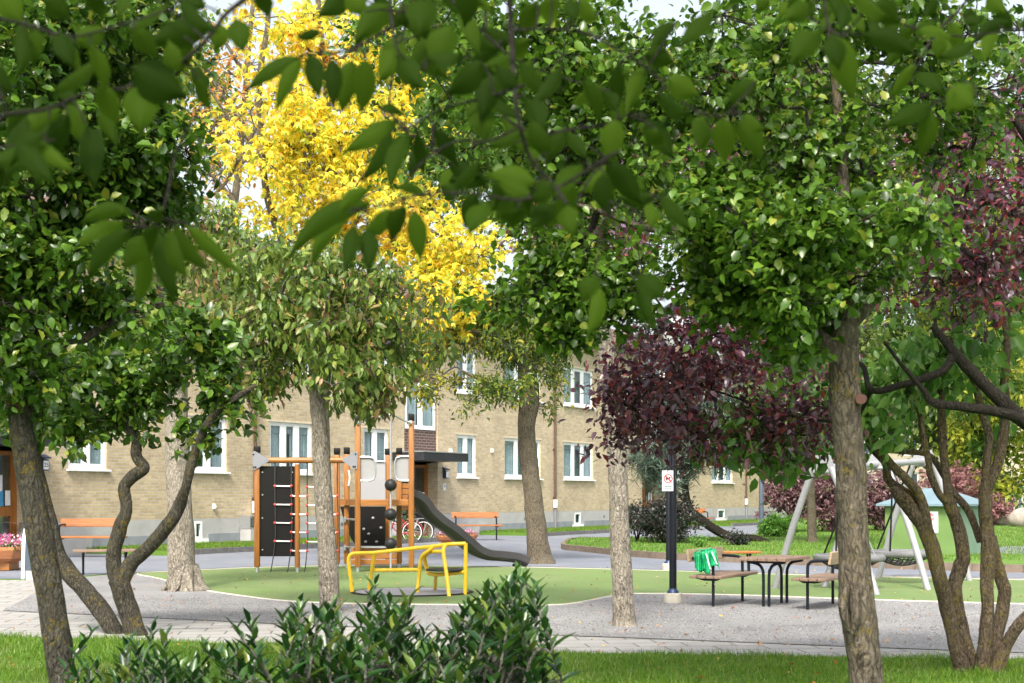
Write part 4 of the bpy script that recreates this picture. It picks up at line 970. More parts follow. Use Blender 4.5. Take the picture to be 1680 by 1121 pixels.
mb.build('small_print', M_['slate'], nb)

# ================================================================== LAMP POSTS, SIGN, STANDS
def lamppost(loc, label, r=.052, r2=.035, hth=1.72, htop=3.9, base=True, mat='blacksteel', scale=1, bh=.13, br=.135, globe=False):
    l = mk('lamp_post', loc, 0, label, 'lamp post')
    mb = MB(); mb.lathe((0, 0, 0), [(r, 0), (r, hth-.05), (r2+.004, hth), (r2, hth+.01), (r2, htop)], 18); mb.build('pole', M_[mat], l, True)
    if base:
        mb = MB(); mb.lathe((0, 0, 0), [(br*.97, -.05), (br, 0), (br*.97, bh-.01), (br*.9, bh)], 24); mb.build('concrete_base', M_['concrete'], l, True)
        mb = MB(); mb.lathe((0, 0, 0), [(r*1.7, bh+.001), (r*1.6, bh+.02), (r*1.03, bh+.06)], 18); mb.build('collar', M_['lampblue'], l, True)
    mb = MB(); mb.lathe((0, 0, htop), [(.06, 0), (.16, .12), (.19, .28), (.16, .42), (.05, .5)], 20); mb.build('lamp_head', M_['lampglass'], l, True)
    mb = MB(); mb.lathe((0, 0, htop), [(.21, .44), (.20, .5), (.05, .6)], 20); mb.build('lamp_cap', M_[mat], l, True)
    return l
lamppost(G(1104, 988), 'black lamp post with concrete foot beside the left bench', htop=3.6)
lamppost(G(1097, 935), 'black lamp post standing just behind the nearer black post', htop=3.6, r=.055)
lamppost(G(1249, 876, .14), 'slim dark lamp post on the edge of the far lawn', r=.085, r2=.06, hth=2.0, htop=4.2, base=False, mat='slate')
lp = lamppost(G(1021, 905), 'lamp post with white opal head hidden behind the pale trunk', htop=zt(668, G(0, 905).y), base=False)
# dog sign fixed to the front post
Ys = G(1104, 988).y-.045
sg = mk('sign', P(1095, 789, Ys), 0, 'white no dogs sign with red prohibition ring on the black lamp post', 'sign')
mb = MB(); mb.bx(X(1086, Ys), X(1104.5, Ys), Ys-.012, Ys-.004, zt(806, Ys), zt(772, Ys), .001); mb.build('plate', M_['white'], sg, False, True)
cx, cz = X(1096, Ys), zt(785.5, Ys); rr = .062
mb = MB(); n = 40
vs = []; fs = []
for i in range(n):
    a = 6.2832*i/n
    for r_ in (rr, rr*.82): vs.append((cx+r_*math.cos(a), Ys-.0145, cz+r_*math.sin(a)))
for i in range(n): j = (i+1) % n; fs.append((2*i, 2*j, 2*j+1, 2*i+1))
mb.add(vs, fs); dx, dz = .045, .045; mb.add([(cx-dx-.006, Ys-.0150, cz+dz-.006), (cx-dx+.006, Ys-.0150, cz+dz+.006), (cx+dx+.006, Ys-.0150, cz-dz+.006), (cx+dx-.006, Ys-.0150, cz-dz-.006)], [(0, 1, 2, 3)]); mb.build('prohibition_ring', M_['signred'], sg, False, True)
dog = [(-.038, -.012), (-.034, .008), (-.012, .010), (.008, .012), (.018, .026), (.026, .024), (.036, .014), (.024, .006), (.020, -.006), (.020, -.030), (.014, -.030), (.010, -.010), (-.016, -.012), (-.022, -.030), (-.028, -.030), (-.030, -.010)]
mb = MB(); mb.prism([(cx+a, Ys-.0138, cz+b) for a, b in dog], (0, .0015, 0)); mb.build('dog_symbol', M_['ink'], sg, False, True)
mb = MB()
for i, (a, b) in enumerate(((-.04, -.012), (-.005, .01), (.018, .045))): mb.bx(cx+a, cx+b, Ys-.0145, Ys-.0125, zt(799, Ys), zt(797.6, Ys))
for i, (a, b) in enumerate(((-.045, -.02), (-.012, .014), (.022, .045))): mb.bx(cx+a, cx+b, Ys-.0145, Ys-.0125, zt(802.6, Ys), zt(801.6, Ys))
mb.build('small_print', M_['inkgreen'], sg, False, True)
# info stand at left
st = mk('info_stand', G(42, 951), 0, 'dark upright panel with a curved white edge left of the leaning trunk', 'info stand')
Yst = G(42, 951).y; mb = MB()
mb.prism([Vector((X(a, Yst), Yst, zt(b, Yst))) for a, b in ((35, 935), (36.5, 880), (39, 866), (44, 862), (56, 861), (57, 935))], (0, .08, 0)); mb.build('panel', M_['slate'], st, False, True)
mb = MB(); mb.prism([Vector((X(a, Yst), Yst-.012, zt(b, Yst))) for a, b in ((35, 950), (36.5, 884), (39.5, 868), (44, 862.5), (45, 868), (42, 885), (40, 950))], (0, .01, 0)); mb.build('white_edge', M_['white'], st, False, True)
mb = MB(); mb.bx(X(42, Yst), X(55, Yst), Yst+.02, Yst+.06, -.02, zt(935, Yst)); mb.build('foot', M_['plinth'], st, False, True)
# bollard posts near wall (barrier)
ba = mk('barrier', off(988, 1.2), math.atan2(wd.y, wd.x), 'dark low barrier post and rail at the wall corner behind the pale trunk', 'barrier')
mb = MB(); mb.cyl((0, 0, 0), (0, 0, 1.1), .06, 12); mb.build('post', M_['blacksteel'], ba, True); mb = MB(); mb.cyl((0, 0, .95), (2.4, 0, .95), .03, 10); mb.cyl((2.4, 0, 0), (2.4, 0, 1.05), .06, 12); mb.build('rail', M_['blacksteel'], ba, True)

# ================================================================== PLANTERS
def planter(loc, s, label, rz=0, cols=L_flower, seed=0):
    p = mk('planter', loc, rz, label, 'planter')
    mb = MB(); mb.lathe((0, 0, 0), [(.26*s, .10*s), (.42*s, .20*s), (.50*s, .34*s), (.50*s, .39*s), (.46*s, .39*s), (.44*s, .33*s), (.02, .32*s)], 8); mb.build('bowl', M_['pot'], p)
    mb = MB(); mb.bx(-.24*s, .24*s, -.24*s, .24*s, 0, .12*s, .01); mb.build('foot', M_['woodh'], p)
    n = 900; pos = rng.normal(size=(n, 3))*np.array([.19, .19, .05])*s+np.array([0, 0, .46*s]); pos[:, 2] += .04*s*np.sin(pos[:, 0]*20)
    pos += np.array(loc); d = rng.normal(size=(n, 3)); d[:, 2] += .8
    leaves('flowers', pos, d, rng.normal(size=(n, 3)), .045*s, .03*s, cols, p)
    n = 500; pos = rng.normal(size=(n, 3))*np.array([.2, .2, .05])*s+np.array([0, 0, .38*s])+np.array(loc); d = rng.normal(size=(n, 3)); d[:, 2] += .4
    leaves('foliage', pos, d, rng.normal(size=(n, 3)), .07*s, .03*s, L_green, p)
M_['pot'] = wood('orange planter wood', (.50, .20, .08), .5, (1, 1, 6))
planter(G(0, 935), 1.2, 'round orange wooden planter with pink and white flowers by the left door')
planter(G(766, 891), .72, 'wooden planter bowl with pink flowers before the wall bench right of the slide')
planter(G(733, 893), .7, 'low wooden planter bowl partly hidden under the slide')

# ================================================================== BICYCLES
def bike(loc, rz, label, frame):
    b = mk('bicycle', loc, rz, label, 'bicycle'); r = .335
    for x in (-.52, .52):
        q = MB(); n = 36; q.tube([(x+r*math.cos(6.2832*i/n), 0, r+.0+r*math.sin(6.2832*i/n)) for i in range(n+1)], .019, 8); w = q.build('wheel', M_['rubber'], b, True)
        q = MB(); q.tube([(x+(r-.03)*math.cos(6.2832*i/n), 0, r+(r-.03)*math.sin(6.2832*i/n)) for i in range(n+1)], .013, 6)
        for i in range(14): a = 6.2832*i/14; q.tube([(x, .01*(-1)**i, r), (x+(r-.03)*math.cos(a), 0, r+(r-.03)*math.sin(a))], .002, 3, cap=False)
        q.build('rim', M_['white'], w, True)
        q = MB(); q.tube([(x+(r+.035)*math.cos(a), 0, r+(r+.035)*math.sin(a)) for a in [R(d) for d in (range(10, 171, 10) if x < 0 else range(0, 141, 10))]], .014, 6); q.build('mudguard', frame, b, True)
    q = MB(); bb = (-.08, 0, .28); hd = (.38, 0, .80); st_ = (-.20, 0, .74)
    for a, c in ((bb, hd), (bb, st_), (st_, (-.52, 0, r)), (bb, (-.52, 0, r)), ((-.16, 0, .56), (.36, 0, .66)), (hd, (.52, 0, r)), (hd, (.35, 0, .93))): q.tube([a, c], .017, 8)
    q.build('frame', frame, b, True)
    q = MB(); q.tube([(.28, .26, .98), (.36, .14, 1.0), (.35, 0, .93), (.36, -.14, 1.0), (.28, -.26, .98)], .012, 8, 4); q.build('handlebar', M_['steel'], b, True)
    q = MB(); q.tube([st_, (-.23, 0, .90)], .014, 8); q.sphere((-.26, 0, .92), .12, 12, (1.1, .6, .35)); q.build('saddle', M_['black'], b, True)
    q = MB(); q.bx(-.72, -.34, -.07, .07, .74, .76); q.tube([(-.70, .06, .75), (-.52, .04, r)], .008, 6); q.tube([(-.70, -.06, .75), (-.52, -.04, r)], .008, 6); q.build('rack', M_['steel'], b, True)
    q = MB(); n = 20; q.tube([(-.08+.09*math.cos(6.2832*i/n), -.05, .28+.09*math.sin(6.2832*i/n)) for i in range(n+1)], .012, 6); q.tube([bb, (-.08, -.09, .13)], .012, 6); q.build('crank', M_['steel'], b, True)
bike(G(668, 889), R(186), 'black bicycle with white rims parked at the entrance behind the slide', M_['blacksteel'])
bike(G(650, 891), R(200), 'red bicycle parked at the entrance behind the tower', M_['red'])

# ================================================================== BOULDERS
for px, py, s, lab in ((1649, 862, .9, 'brown boulder on the far lawn left of the cropped one'), (1684, 864, 1.1, 'large boulder at the right edge of the far lawn')):
    g = G(px, py, .13); mb = MB(); mb.sphere((0, 0, .3*s), .62*s, 18, (1.25, .9, .75), .05); o = mb.build('boulder', M_['stone'], None, True); o.location = g; tag(o, lab, 'boulder')
# far small fence at right
ff = mk('fence', G(1680, 850), 0, 'dark blue green fence panel behind the boulders at the right edge', 'fence')
for i in range(7):
    q = MB(); q.bx(-1.2+i*.9, -1.12+i*.9, 0, .08, 0, 1.9); q.build('post', plain('teal fence', (.03, .12, .15), .5) if i == 0 else bpy.data.materials['teal fence'], ff)
q = MB()
for i in range(40): q.bx(-1.15+i*.135, -1.10+i*.135, .03, .05, .1, 1.8)
q.build('bars', bpy.data.materials['teal fence'], ff)

# ================================================================== TREES
def tree(name, base, label, cat='tree', group=None): return mk(name, base, 0, label, cat, group)
def finish(t, skel, tubes, bmat, cr, leafmat_, bparams, fparams, foliage_name='leaves', twigmat=None):
    """trunk mesh = tubes; crown = branches (wood) + leaves as a sub-part"""
    tubes.build('trunk', bmat, t, True, True)
    if cr is None: return
    b = cr.branches(**bparams); o = b.build('crown', twigmat or bmat, t, True, True)
    cr.foliage(foliage_name, leafmat_, o, **fparams)
# --- T1: leaning front left trunk (Y ~ 9.6)
t = tree('tree', P(112, 1121, 9.4)-Vector((0, 0, P(112, 1121, 9.4).z)), 'leaning dark trunk with yellow lichen and glossy green crown at the front left')
mb = MB(); gY = 9.4
sk = trunk_tube(mb, [(122, 1215, 62, gY), (104, 1121, 52, gY), (92, 1040, 50, gY), (78, 950, 50, gY), (60, 850, 48, gY), (44, 760, 44, gY), (33, 690, 44, gY), (28, 640, 46, gY)], 22, 8)
sk += trunk_tube(mb, [(30, 660, 34, gY), (8, 600, 26, gY-.2), (-40, 520, 20, gY-.3), (-80, 420, 14, gY-.4)], 12)
sk += trunk_tube(mb, [(32, 660, 34, gY), (60, 600, 26, gY), (70, 500, 22, gY+.1), (55, 380, 17, gY+.2), (80, 240, 13, gY+.3), (60, 100, 9, gY+.2)], 12)
sk += trunk_tube(mb, [(62, 590, 22, gY), (130, 560, 18, gY+.2), (200, 520, 13, gY+.4), (270, 500, 9, gY+.5)], 10)
sk += trunk_tube(mb, [(72, 470, 18, gY), (150, 390, 15, gY+.3), (210, 300, 10, gY+.4), (260, 230, 7, gY+.5)], 10)
cr = Crown(sk)
cr.region(60, 440, 9.5, 150, 110, .9, 26, .26, 13).region(70, 200, 9.6, 190, 190, 1.0, 40, .27, 13).region(230, 240, 9.9, 85, 140, .7, 16, .24, 12).region(40, 610, 9.4, 110, 70, .6, 12, .22, 11)
cr.region(200, 500, 9.9, 90, 50, .6, 9, .22, 11).region(190, 60, 9.8, 130, 70, .7, 16, .24, 9).region(70, 350, 9.6, 120, 60, .7, 14, .26, 12).region(230, 330, 9.9, 60, 50, .6, 7, .24, 11).region(60, 60, 9.6, 120, 80, .8, 16, .26, 11)
finish(t, sk, mb, B_dark, cr, L_green, dict(rmin=.005), dict(k=12, ln=.074, asp=.72, spread=.05, droop=.25), twigmat=B_twig)
# --- T2: twisted S-shaped small tree (Y ~ 13)
bY = G(215, 1040).y
t = tree('tree', G(222, 1045), 'twisted small tree with forked lichen-spotted trunks beside the laurel bush')
mb = MB()
sk = trunk_tube(mb, [(235, 1075, 46, bY), (222, 1035, 40, bY), (205, 985, 37, bY), (194, 950, 38, bY)], 18)
s2 = trunk_tube(mb, [(194, 955, 30, bY), (186, 915, 28, bY), (196, 868, 26, bY), (208, 835, 22, bY), (204, 800, 22, bY), (220, 780, 24, bY), (236, 768, 22, bY), (224, 748, 20, bY), (224, 722, 20, bY), (210, 690, 18, bY), (204, 660, 14, bY+.1), (200, 600, 10, bY+.2)], 14)
s3 = trunk_tube(mb, [(198, 960, 30, bY), (215, 925, 28, bY), (248, 895, 26, bY-.1), (278, 858, 26, bY-.2), (293, 832, 24, bY-.2), (305, 800, 18, bY-.3), (316, 755, 17, bY-.3), (332, 712, 15, bY-.3), (352, 680, 15, bY-.3), (382, 656, 12, bY-.3), (420, 632, 9, bY-.3)], 14)
s4 = trunk_tube(mb, [(352, 684, 12, bY-.3), (362, 655, 12, bY-.3), (358, 630, 8, bY-.3), (350, 600, 7, bY-.2)], 10)
s5 = trunk_tube(mb, [(212, 1080, 30, bY+.1), (178, 1020, 34, bY+.2), (145, 975, 34, bY+.3), (110, 935, 32, bY+.4), (92, 900, 28, bY+.4), (84, 860, 24, bY+.4), (70, 800, 20, bY+.4), (60, 740, 16, bY+.4), (70, 660, 12, bY+.4)], 16)
sk = s2[-10:]+s3[-12:]+s4+s5[-6:]
cr = Crown(sk)
cr.region(300, 560, bY, 95, 60, .7, 16, .26, 12).region(150, 620, bY, 150, 70, .8, 26, .27, 12).region(40, 670, bY+.3, 70, 50, .6, 9, .25, 10).region(210, 690, bY, 70, 35, .5, 6, .18, 7).region(385, 640, bY-.3, 70, 45, .4, 8, .22, 8).region(350, 725, bY-.3, 60, 30, .3, 4, .16, 5).region(135, 700, bY, 80, 38, .5, 9, .2, 9)
finish(t, sk, mb, B_dark, cr, L_green, dict(rmin=.005), dict(k=9, ln=.10, asp=.78, spread=.055, droop=.35), twigmat=B_twig)
# --- T3: big pale trunk (Y ~ 22.6)
tb = G(305, 968); Y3 = tb.y
t = tree('tree', tb, 'broad pale straight trunk standing at the edge of the turf, left')
mb = MB(); sk = trunk_tube(mb, [(308, 978, 88, Y3), (303, 962, 62, Y3), (298, 930, 52, Y3), (296, 860, 48, Y3), (292, 780, 44, Y3), (290, 700, 42, Y3), (292, 620, 38, Y3), (300, 540, 30, Y3)], 28, 8, .06)
for a in (-1.1, -.2, .9, 2.2, 3.4, 4.4):
    r_ = .40; b0 = Vector((tb.x, Y3, .25)); mb.tube([b0+Vector((.12*math.cos(a), .12*math.sin(a), .12)), b0+Vector((.26*math.cos(a), .26*math.sin(a), -.15)), b0+Vector((r_*math.cos(a), r_*math.sin(a), -.27))], [.10, .06, .02], 10, 4, rough=.1)
sk += trunk_tube(mb, [(298, 560, 22, Y3), (340, 480, 15, Y3), (370, 400, 9, Y3)], 10); sk += trunk_tube(mb, [(296, 560, 22, Y3), (260, 470, 15, Y3), (250, 380, 9, Y3)], 10)
cr = Crown(sk); cr.region(330, 440, Y3, 140, 110, 1.6, 46, .42, 12).region(250, 400, Y3, 90, 90, 1.2, 18, .4, 10).region(420, 480, Y3, 110, 80, 1.2, 20, .4, 10).region(250, 560, Y3, 70, 70, 1, 10, .4, 9)
finish(t, sk, mb, B_pale, cr, L_dog, dict(rmin=.008), dict(k=9, ln=.12, asp=.5, spread=.08, droop=1.0, curl=.4), twigmat=B_grey)
# --- T4: slim pale trunk (Y ~ 18.2) with drooping leaves
tb = G(540, 1005); Y4 = tb.y
t = tree('tree', tb, 'slim grey trunk in front of the rope ladders with drooping green and reddish leaves')
mb = MB(); sk = trunk_tube(mb, [(544, 1012, 46, Y4), (541, 985, 39, Y4), (538, 930, 36, Y4), (533, 850, 34, Y4), (529, 780, 32, Y4), (527, 745, 33, Y4), (524, 700, 29, Y4), (520, 650, 27, Y4), (516, 600, 24, Y4), (515, 540, 18, Y4)], 22, 8, .07)
for a, b, c in (((517, 610, 15, Y4), (560, 560, 11, Y4+.2), (620, 520, 7, Y4+.3)), ((516, 600, 15, Y4), (470, 540, 11, Y4-.2), (420, 500, 7, Y4-.4)), ((515, 560, 12, Y4), (540, 480, 9, Y4+.1), (560, 400, 6, Y4+.2))): sk += trunk_tube(mb, [a, b, c], 10)
cr = Crown(sk); cr.region(480, 500, Y4, 195, 95, 1.4, 58, .34, 11).region(570, 590, Y4, 130, 75, 1.1, 34, .32, 11).region(400, 610, Y4, 80, 45, .8, 13, .30, 11).region(600, 470, Y4+.3, 90, 60, .8, 12, .3, 10).region(440, 420, Y4+.2, 80, 40, .8, 10, .3, 9).region(590, 660, Y4, 65, 25, .5, 6, .2, 7)
finish(t, sk, mb, B_pale, cr, L_dog, dict(rmin=.006), dict(k=9, ln=.115, asp=.5, spread=.07, droop=1.1, curl=.4), twigmat=B_grey)
# --- T5: trunk right of slide (Y ~ 32)
tb = G(885, 924); Y5 = tb.y
t = tree('tree', tb, 'grey brown trunk standing right of the slide with fine yellow green leaves')
mb = MB(); sk = trunk_tube(mb, [(888, 930, 62, Y5), (884, 912, 46, Y5), (880, 870, 38, Y5), (874, 810, 34, Y5), (867, 750, 33, Y5), (864, 700, 33, Y5), (868, 650, 38, Y5), (866, 610, 36, Y5), (872, 560, 30, Y5), (880, 500, 22, Y5)], 24, 8, .07)
for s_ in (((868, 640, 18, Y5), (850, 590, 14, Y5-.2), (800, 550, 9, Y5-.5), (740, 540, 6, Y5-.8)), ((866, 610, 16, Y5), (900, 540, 12, Y5), (940, 500, 7, Y5)), ((864, 670, 9, Y5), (820, 640, 7, Y5-.6), (760, 610, 5, Y5-1))): sk += trunk_tube(mb, list(s_), 10)
cr = Crown(sk); cr.region(770, 540, Y5, 140, 80, 1.6, 56, .42, 14).region(900, 540, Y5, 90, 50, 1.2, 20, .42, 12).region(820, 640, Y5-.8, 95, 30, .8, 14, .32, 10).region(700, 640, Y5-.8, 45, 25, .6, 6, .3, 8).region(905, 620, Y5, 35, 45, .8, 8, .3, 8).region(880, 520, Y5, 80, 50, 1, 14, .4, 10)
finish(t, sk, mb, B_mid, cr, L_yg, dict(rmin=.009, twr=.005), dict(k=11, ln=.12, asp=.42, spread=.10, droop=.5), twigmat=B_grey)
q = MB(); q.cyl(P(861, 650, Y5-.22), P(862, 650, Y5-.14), .065, 14); q.build('cut_knot', plain('orange cut knot', (.26, .12, .05), .8, 0, .3, 30), t, True, True)
# --- T6: pale smooth trunk (Y ~ 16.4)
tb = G(1024, 1026); Y6 = tb.y
t = tree('tree', tb, 'smooth pale trunk on the gravel between the lamp post and the slide tree')
mb = MB(); sk = trunk_tube(mb, [(1027, 1034, 52, Y6), (1024, 1018, 43, Y6), (1021, 960, 39, Y6), (1017, 880, 37, Y6), (1015, 800, 36, Y6), (1010, 720, 36, Y6), (1004, 650, 36, Y6), (997, 590, 34, Y6), (985, 520, 28, Y6), (970, 450, 20, Y6)], 22, 8, .05)
sk += trunk_tube(mb, [(975, 480, 16, Y6), (930, 400, 11, Y6), (900, 300, 7, Y6)], 10); sk += trunk_tube(mb, [(980, 500, 16, Y6), (1030, 400, 11, Y6), (1050, 280, 7, Y6)], 10)
cr = Crown(sk); cr.region(960, 300, Y6, 190, 150, 1.6, 58, .34, 12).region(720, 60, Y6+.5, 160, 90, 1.2, 26, .34, 11).region(1250, 60, Y6+.5, 220, 90, 1.2, 16, .34, 9).region(760, 230, Y6, 130, 110, 1.2, 26, .34, 11).region(1130, 200, Y6, 120, 120, 1, 20, .34, 10)
finish(t, sk, mb, B_pale, cr, L_green2, dict(rmin=.006), dict(k=9, ln=.085, asp=.7, spread=.06, droop=.3), twigmat=B_twig)
# --- T7: front right furrowed trunk (Y ~ 8.6)
Y7 = 9.0
t = tree('tree', Vector((P(1424, 0, Y7).x, Y7, 0)), 'thick furrowed trunk with a healed scar and glossy green crown at the front right')
mb = MB(); sk = trunk_tube(mb, [(1430, 1210, 80, Y7), (1422, 1121, 62, Y7), (1413, 1050, 64, Y7), (1405, 980, 66, Y7), (1402, 920, 58, Y7), (1399, 850, 56, Y7), (1394, 760, 55, Y7), (1388, 680, 56, Y7), (1386, 640, 60, Y7), (1384, 590, 54, Y7), (1386, 530, 50, Y7)], 26, 8, .06)
sk += trunk_tube(mb, [(1386, 600, 40, Y7), (1350, 560, 34, Y7), (1300, 520, 26, Y7+.2), (1240, 450, 20, Y7+.3), (1170, 400, 17, Y7+.4), (1110, 380, 15, Y7+.4), (1050, 372, 13, Y7+.4), (980, 345, 10, Y7+.4), (920, 330, 7, Y7+.4)], 14)
sk += trunk_tube(mb, [(1386, 560, 36, Y7), (1392, 460, 28, Y7), (1385, 330, 22, Y7), (1375, 180, 17, Y7+.1), (1360, 40, 12, Y7+.1)], 14)
sk += trunk_tube(mb, [(1388, 540, 30, Y7), (1440, 480, 22, Y7+.1), (1490, 400, 16, Y7+.2), (1540, 300, 11, Y7+.2)], 12)
sk += trunk_tube(mb, [(1380, 330, 16, Y7), (1290, 260, 13, Y7+.3), (1210, 130, 9, Y7+.4), (1100, 100, 7, Y7+.4)], 12)
cr = Crown(sk)
cr.region(1330, 400, Y7-.2, 165, 120, .8, 44, .24, 15).region(1230, 480, Y7, 120, 60, .6, 16, .24, 13).region(960, 470, Y7+.5, 125, 85, .6, 26, .25, 14).region(930, 545, Y7+.5, 50, 25, .3, 5, .16, 9)
cr.region(1250, 140, Y7+.2, 240, 140, .9, 24, .26, 10).region(1560, 120, Y7+.3, 130, 130, .7, 13, .25, 9).region(1000, 260, Y7+.5, 170, 110, .7, 22, .26, 11).region(860, 130, Y7+.6, 160, 110, .7, 18, .26, 11)
cr.region(1300, 550, Y7, 90, 35, .4, 7, .2, 10).region(1400, 40, Y7+.3, 280, 60, .8, 14, .26, 9).region(1500, 200, Y7+.4, 150, 70, .7, 10, .25, 8).region(1330, 270, Y7+.2, 130, 50, .6, 12, .24, 11).region(1180, 330, Y7+.4, 110, 60, .6, 12, .24, 10).region(1000, 90, Y7+.6, 200, 100, .8, 22, .26, 11).region(700, 60, Y7+.8, 120, 80, .6, 9, .24, 8)
finish(t, sk, mb, B_front, cr, L_green2, dict(rmin=.005), dict(k=12, ln=.064, asp=.78, spread=.045, droop=.2), twigmat=B_twig)
q = MB(); q.cyl(P(1412, 655, Y7-.13), P(1414, 655, Y7-.07), .032, 14); q.build('cut_knot', plain('cut knot', (.12, .05, .04), .8), t, True, True)
q = MB()
for s_ in (-1, 1): q.tube([P(1394, 960, Y7-.12)+Vector((s_*.012, 0, 0)), P(1393, 985, Y7-.145)+Vector((s_*.035, 0, 0)), P(1394, 1010, Y7-.15)+Vector((s_*.036, 0, 0)), P(1397, 1040, Y7-.13)+Vector((s_*.010, 0, 0))], [.012, .028, .028, .012], 10, 6, rough=.15)
q.build('healed_scar', B_front, t, True, True)
# --- T8: multi-stem shrub tree right (Y ~ 12.1)
tb = G(1605, 1103); Y8 = tb.y
t = tree('tree', tb, 'multi-stemmed tree with lichen-covered stems rising from the grass at the right')
mb = MB(); S8 = []
def st8(pts, seg=14): global S8; r_ = trunk_tube(mb, [(a, b, w, Y8+dy) for a, b, w, dy in pts], seg, 7, .09); S8 += r_[-8:]; return r_
st8([(1583, 1112, 34, 0), (1570, 1070, 27, -.05), (1557, 1010, 26, -.1), (1542, 950, 28, -.15), (1522, 880, 28, -.15), (1503, 845, 30, -.15), (1478, 815, 26, -.15), (1462, 800, 10, -.15)])
st8([(1512, 862, 20, -.12), (1500, 820, 20, -.1), (1460, 790, 16, -.05), (1452, 760, 15, 0), (1430, 735, 14, .05), (1422, 720, 10, .1)])
st8([(1522, 880, 20, -.15), (1520, 850, 18, -.2), (1508, 812, 18, -.2), (1490, 790, 17, -.2), (1465, 765, 15, -.2), (1445, 740, 13, -.2), (1425, 720, 10, -.2)])
st8([(1596, 1112, 34, .1), (1585, 1060, 26, .1), (1573, 1010, 25, .1), (1567, 965, 27, .1), (1575, 930, 27, .1), (1580, 912, 26, .1), (1574, 870, 24, .1), (1563, 840, 24, .1), (1556, 822, 24, .1)])
st8([(1558, 830, 18, .1), (1553, 790, 16, .1), (1548, 740, 16, .1), (1545, 690, 16, .1), (1543, 640, 14, .1), (1538, 580, 12, .1), (1530, 500, 9, .1)])
st8([(1556, 828, 16, .1), (1540, 810, 13, .05), (1527, 780, 13, 0), (1520, 740, 12, 0), (1512, 700, 10, 0), (1505, 650, 8, 0)])
st8([(1612, 1112, 38, 0), (1616, 1060, 27, 0), (1620, 1000, 24, 0), (1619, 950, 24, 0), (1622, 900, 30, 0), (1618, 860, 24, 0), (1616, 830, 26, 0), (1618, 800, 24, 0), (1636, 765, 20, 0), (1645, 720, 19, 0), (1650, 680, 18, 0), (1648, 620, 16, 0), (1652, 560, 13, 0), (1640, 470, 9, 0)])
st8([(1618, 805, 18, 0), (1618, 760, 16, 0), (1623, 720, 15, 0), (1612, 680, 14, 0), (1602, 640, 13, 0), (1585, 590, 11, 0), (1570, 520, 8, 0)])
st8([(1608, 890, 12, .15), (1590, 840, 15, .2), (1565, 810, 14, .2), (1548, 780, 12, .25), (1525, 748, 11, .25), (1490, 742, 10, .25), (1455, 740, 8, .25)])
st8([(1622, 1110, 28, .2), (1632, 1060, 24, .2), (1642, 1010, 24, .25), (1648, 970, 25, .25), (1640, 940, 22, .25), (1632, 905, 18, .25), (1628, 880, 14, .25)])
st8([(1630, 1112, 30, -.1), (1650, 1060, 24, -.1), (1672, 1025, 22, -.15), (1710, 980, 18, -.2), (1750, 900, 14, -.3)])
cr = Crown(S8); cr.region(1560, 600, Y8, 130, 90, .8, 16, .30, 8).region(1450, 690, Y8, 90, 50, .5, 9, .25, 8).region(1330, 650, Y8+.5, 90, 60, .6, 14, .24, 7).region(1230, 700, Y8-.4, 80, 45, .5, 9, .2, 6).region(1290, 740, Y8, 70, 30, .5, 6, .2, 5)
cr.region(1600, 380, Y8, 150, 140, .9, 18, .32, 8)
finish(t, S8, mb, B_stem, cr, L_hang, dict(rmin=.004), dict(k=6, ln=.115, asp=.62, spread=.08, droop=1.3, out=.4, up=.3, curl=.35), twigmat=B_twig)
# --- T9: purple plum; trunk just outside the right edge, Y ~ 10.6
Y9 = 10.4
t = tree('tree', Vector((P(1990, 0, Y9).x, Y9, 0)), 'dark branched plum tree reaching in from the right with purple leaves')
mb = MB(); sk = []
sk += trunk_tube(mb, [(2010, 1190, 66.6, Y9), (1990, 1000, 51.8, Y9), (1960, 850, 47.4, Y9), (1860, 780, 41.4, Y9), (1760, 735, 35.5, Y9), (1680, 690, 29.6, Y9), (1625, 640, 25.2, Y9), (1580, 595, 20.7, Y9), (1550, 560, 16.3, Y9), (1530, 535, 11.8, Y9)], 16)
sk += trunk_tube(mb, [(1760, 738, 22.2, Y9), (1680, 690, 22.2, Y9-.05), (1630, 675, 19.2, Y9-.1), (1580, 668, 17.8, Y9-.1), (1530, 660, 14.8, Y9-.1), (1515, 640, 10.4, Y9-.1), (1480, 600, 7.4, Y9-.1), (1450, 560, 5.9, Y9-.1)], 12)
sk += trunk_tube(mb, [(1566, 578, 16.3, Y9), (1550, 605, 16.3, Y9), (1520, 620, 14.8, Y9), (1480, 632, 14.1, Y9+.05), (1430, 640, 11.8, Y9+.1), (1415, 600, 8.9, Y9+.3), (1380, 590, 7.4, Y9+.5), (1300, 560, 6.7, Y9+.9), (1200, 545, 5.2, Y9+1.2), (1120, 560, 3.7, Y9+1.3)], 12)
sk += trunk_tube(mb, [(1430, 640, 8.9, Y9+.1), (1400, 690, 6.7, Y9+.5), (1350, 690, 5.9, Y9+.7), (1290, 680, 5.2, Y9+1), (1200, 650, 4.4, Y9+1.2), (1110, 620, 3.7, Y9+1.3)], 10)
sk += trunk_tube(mb, [(1860, 780, 37.0, Y9), (1840, 640, 29.6, Y9+.2), (1780, 480, 23.7, Y9+.4), (1700, 380, 19.2, Y9+.5), (1620, 330, 14.8, Y9+.5), (1560, 400, 8.9, Y9+.5), (1510, 480, 5.9, Y9+.5)], 12)
sk += trunk_tube(mb, [(1780, 480, 22.2, Y9+.4), (1720, 300, 17.8, Y9+.4), (1640, 170, 13.3, Y9+.4), (1500, 110, 9.6, Y9+.4), (1330, 100, 6.7, Y9+.6)], 12)
cr = Crown(sk)
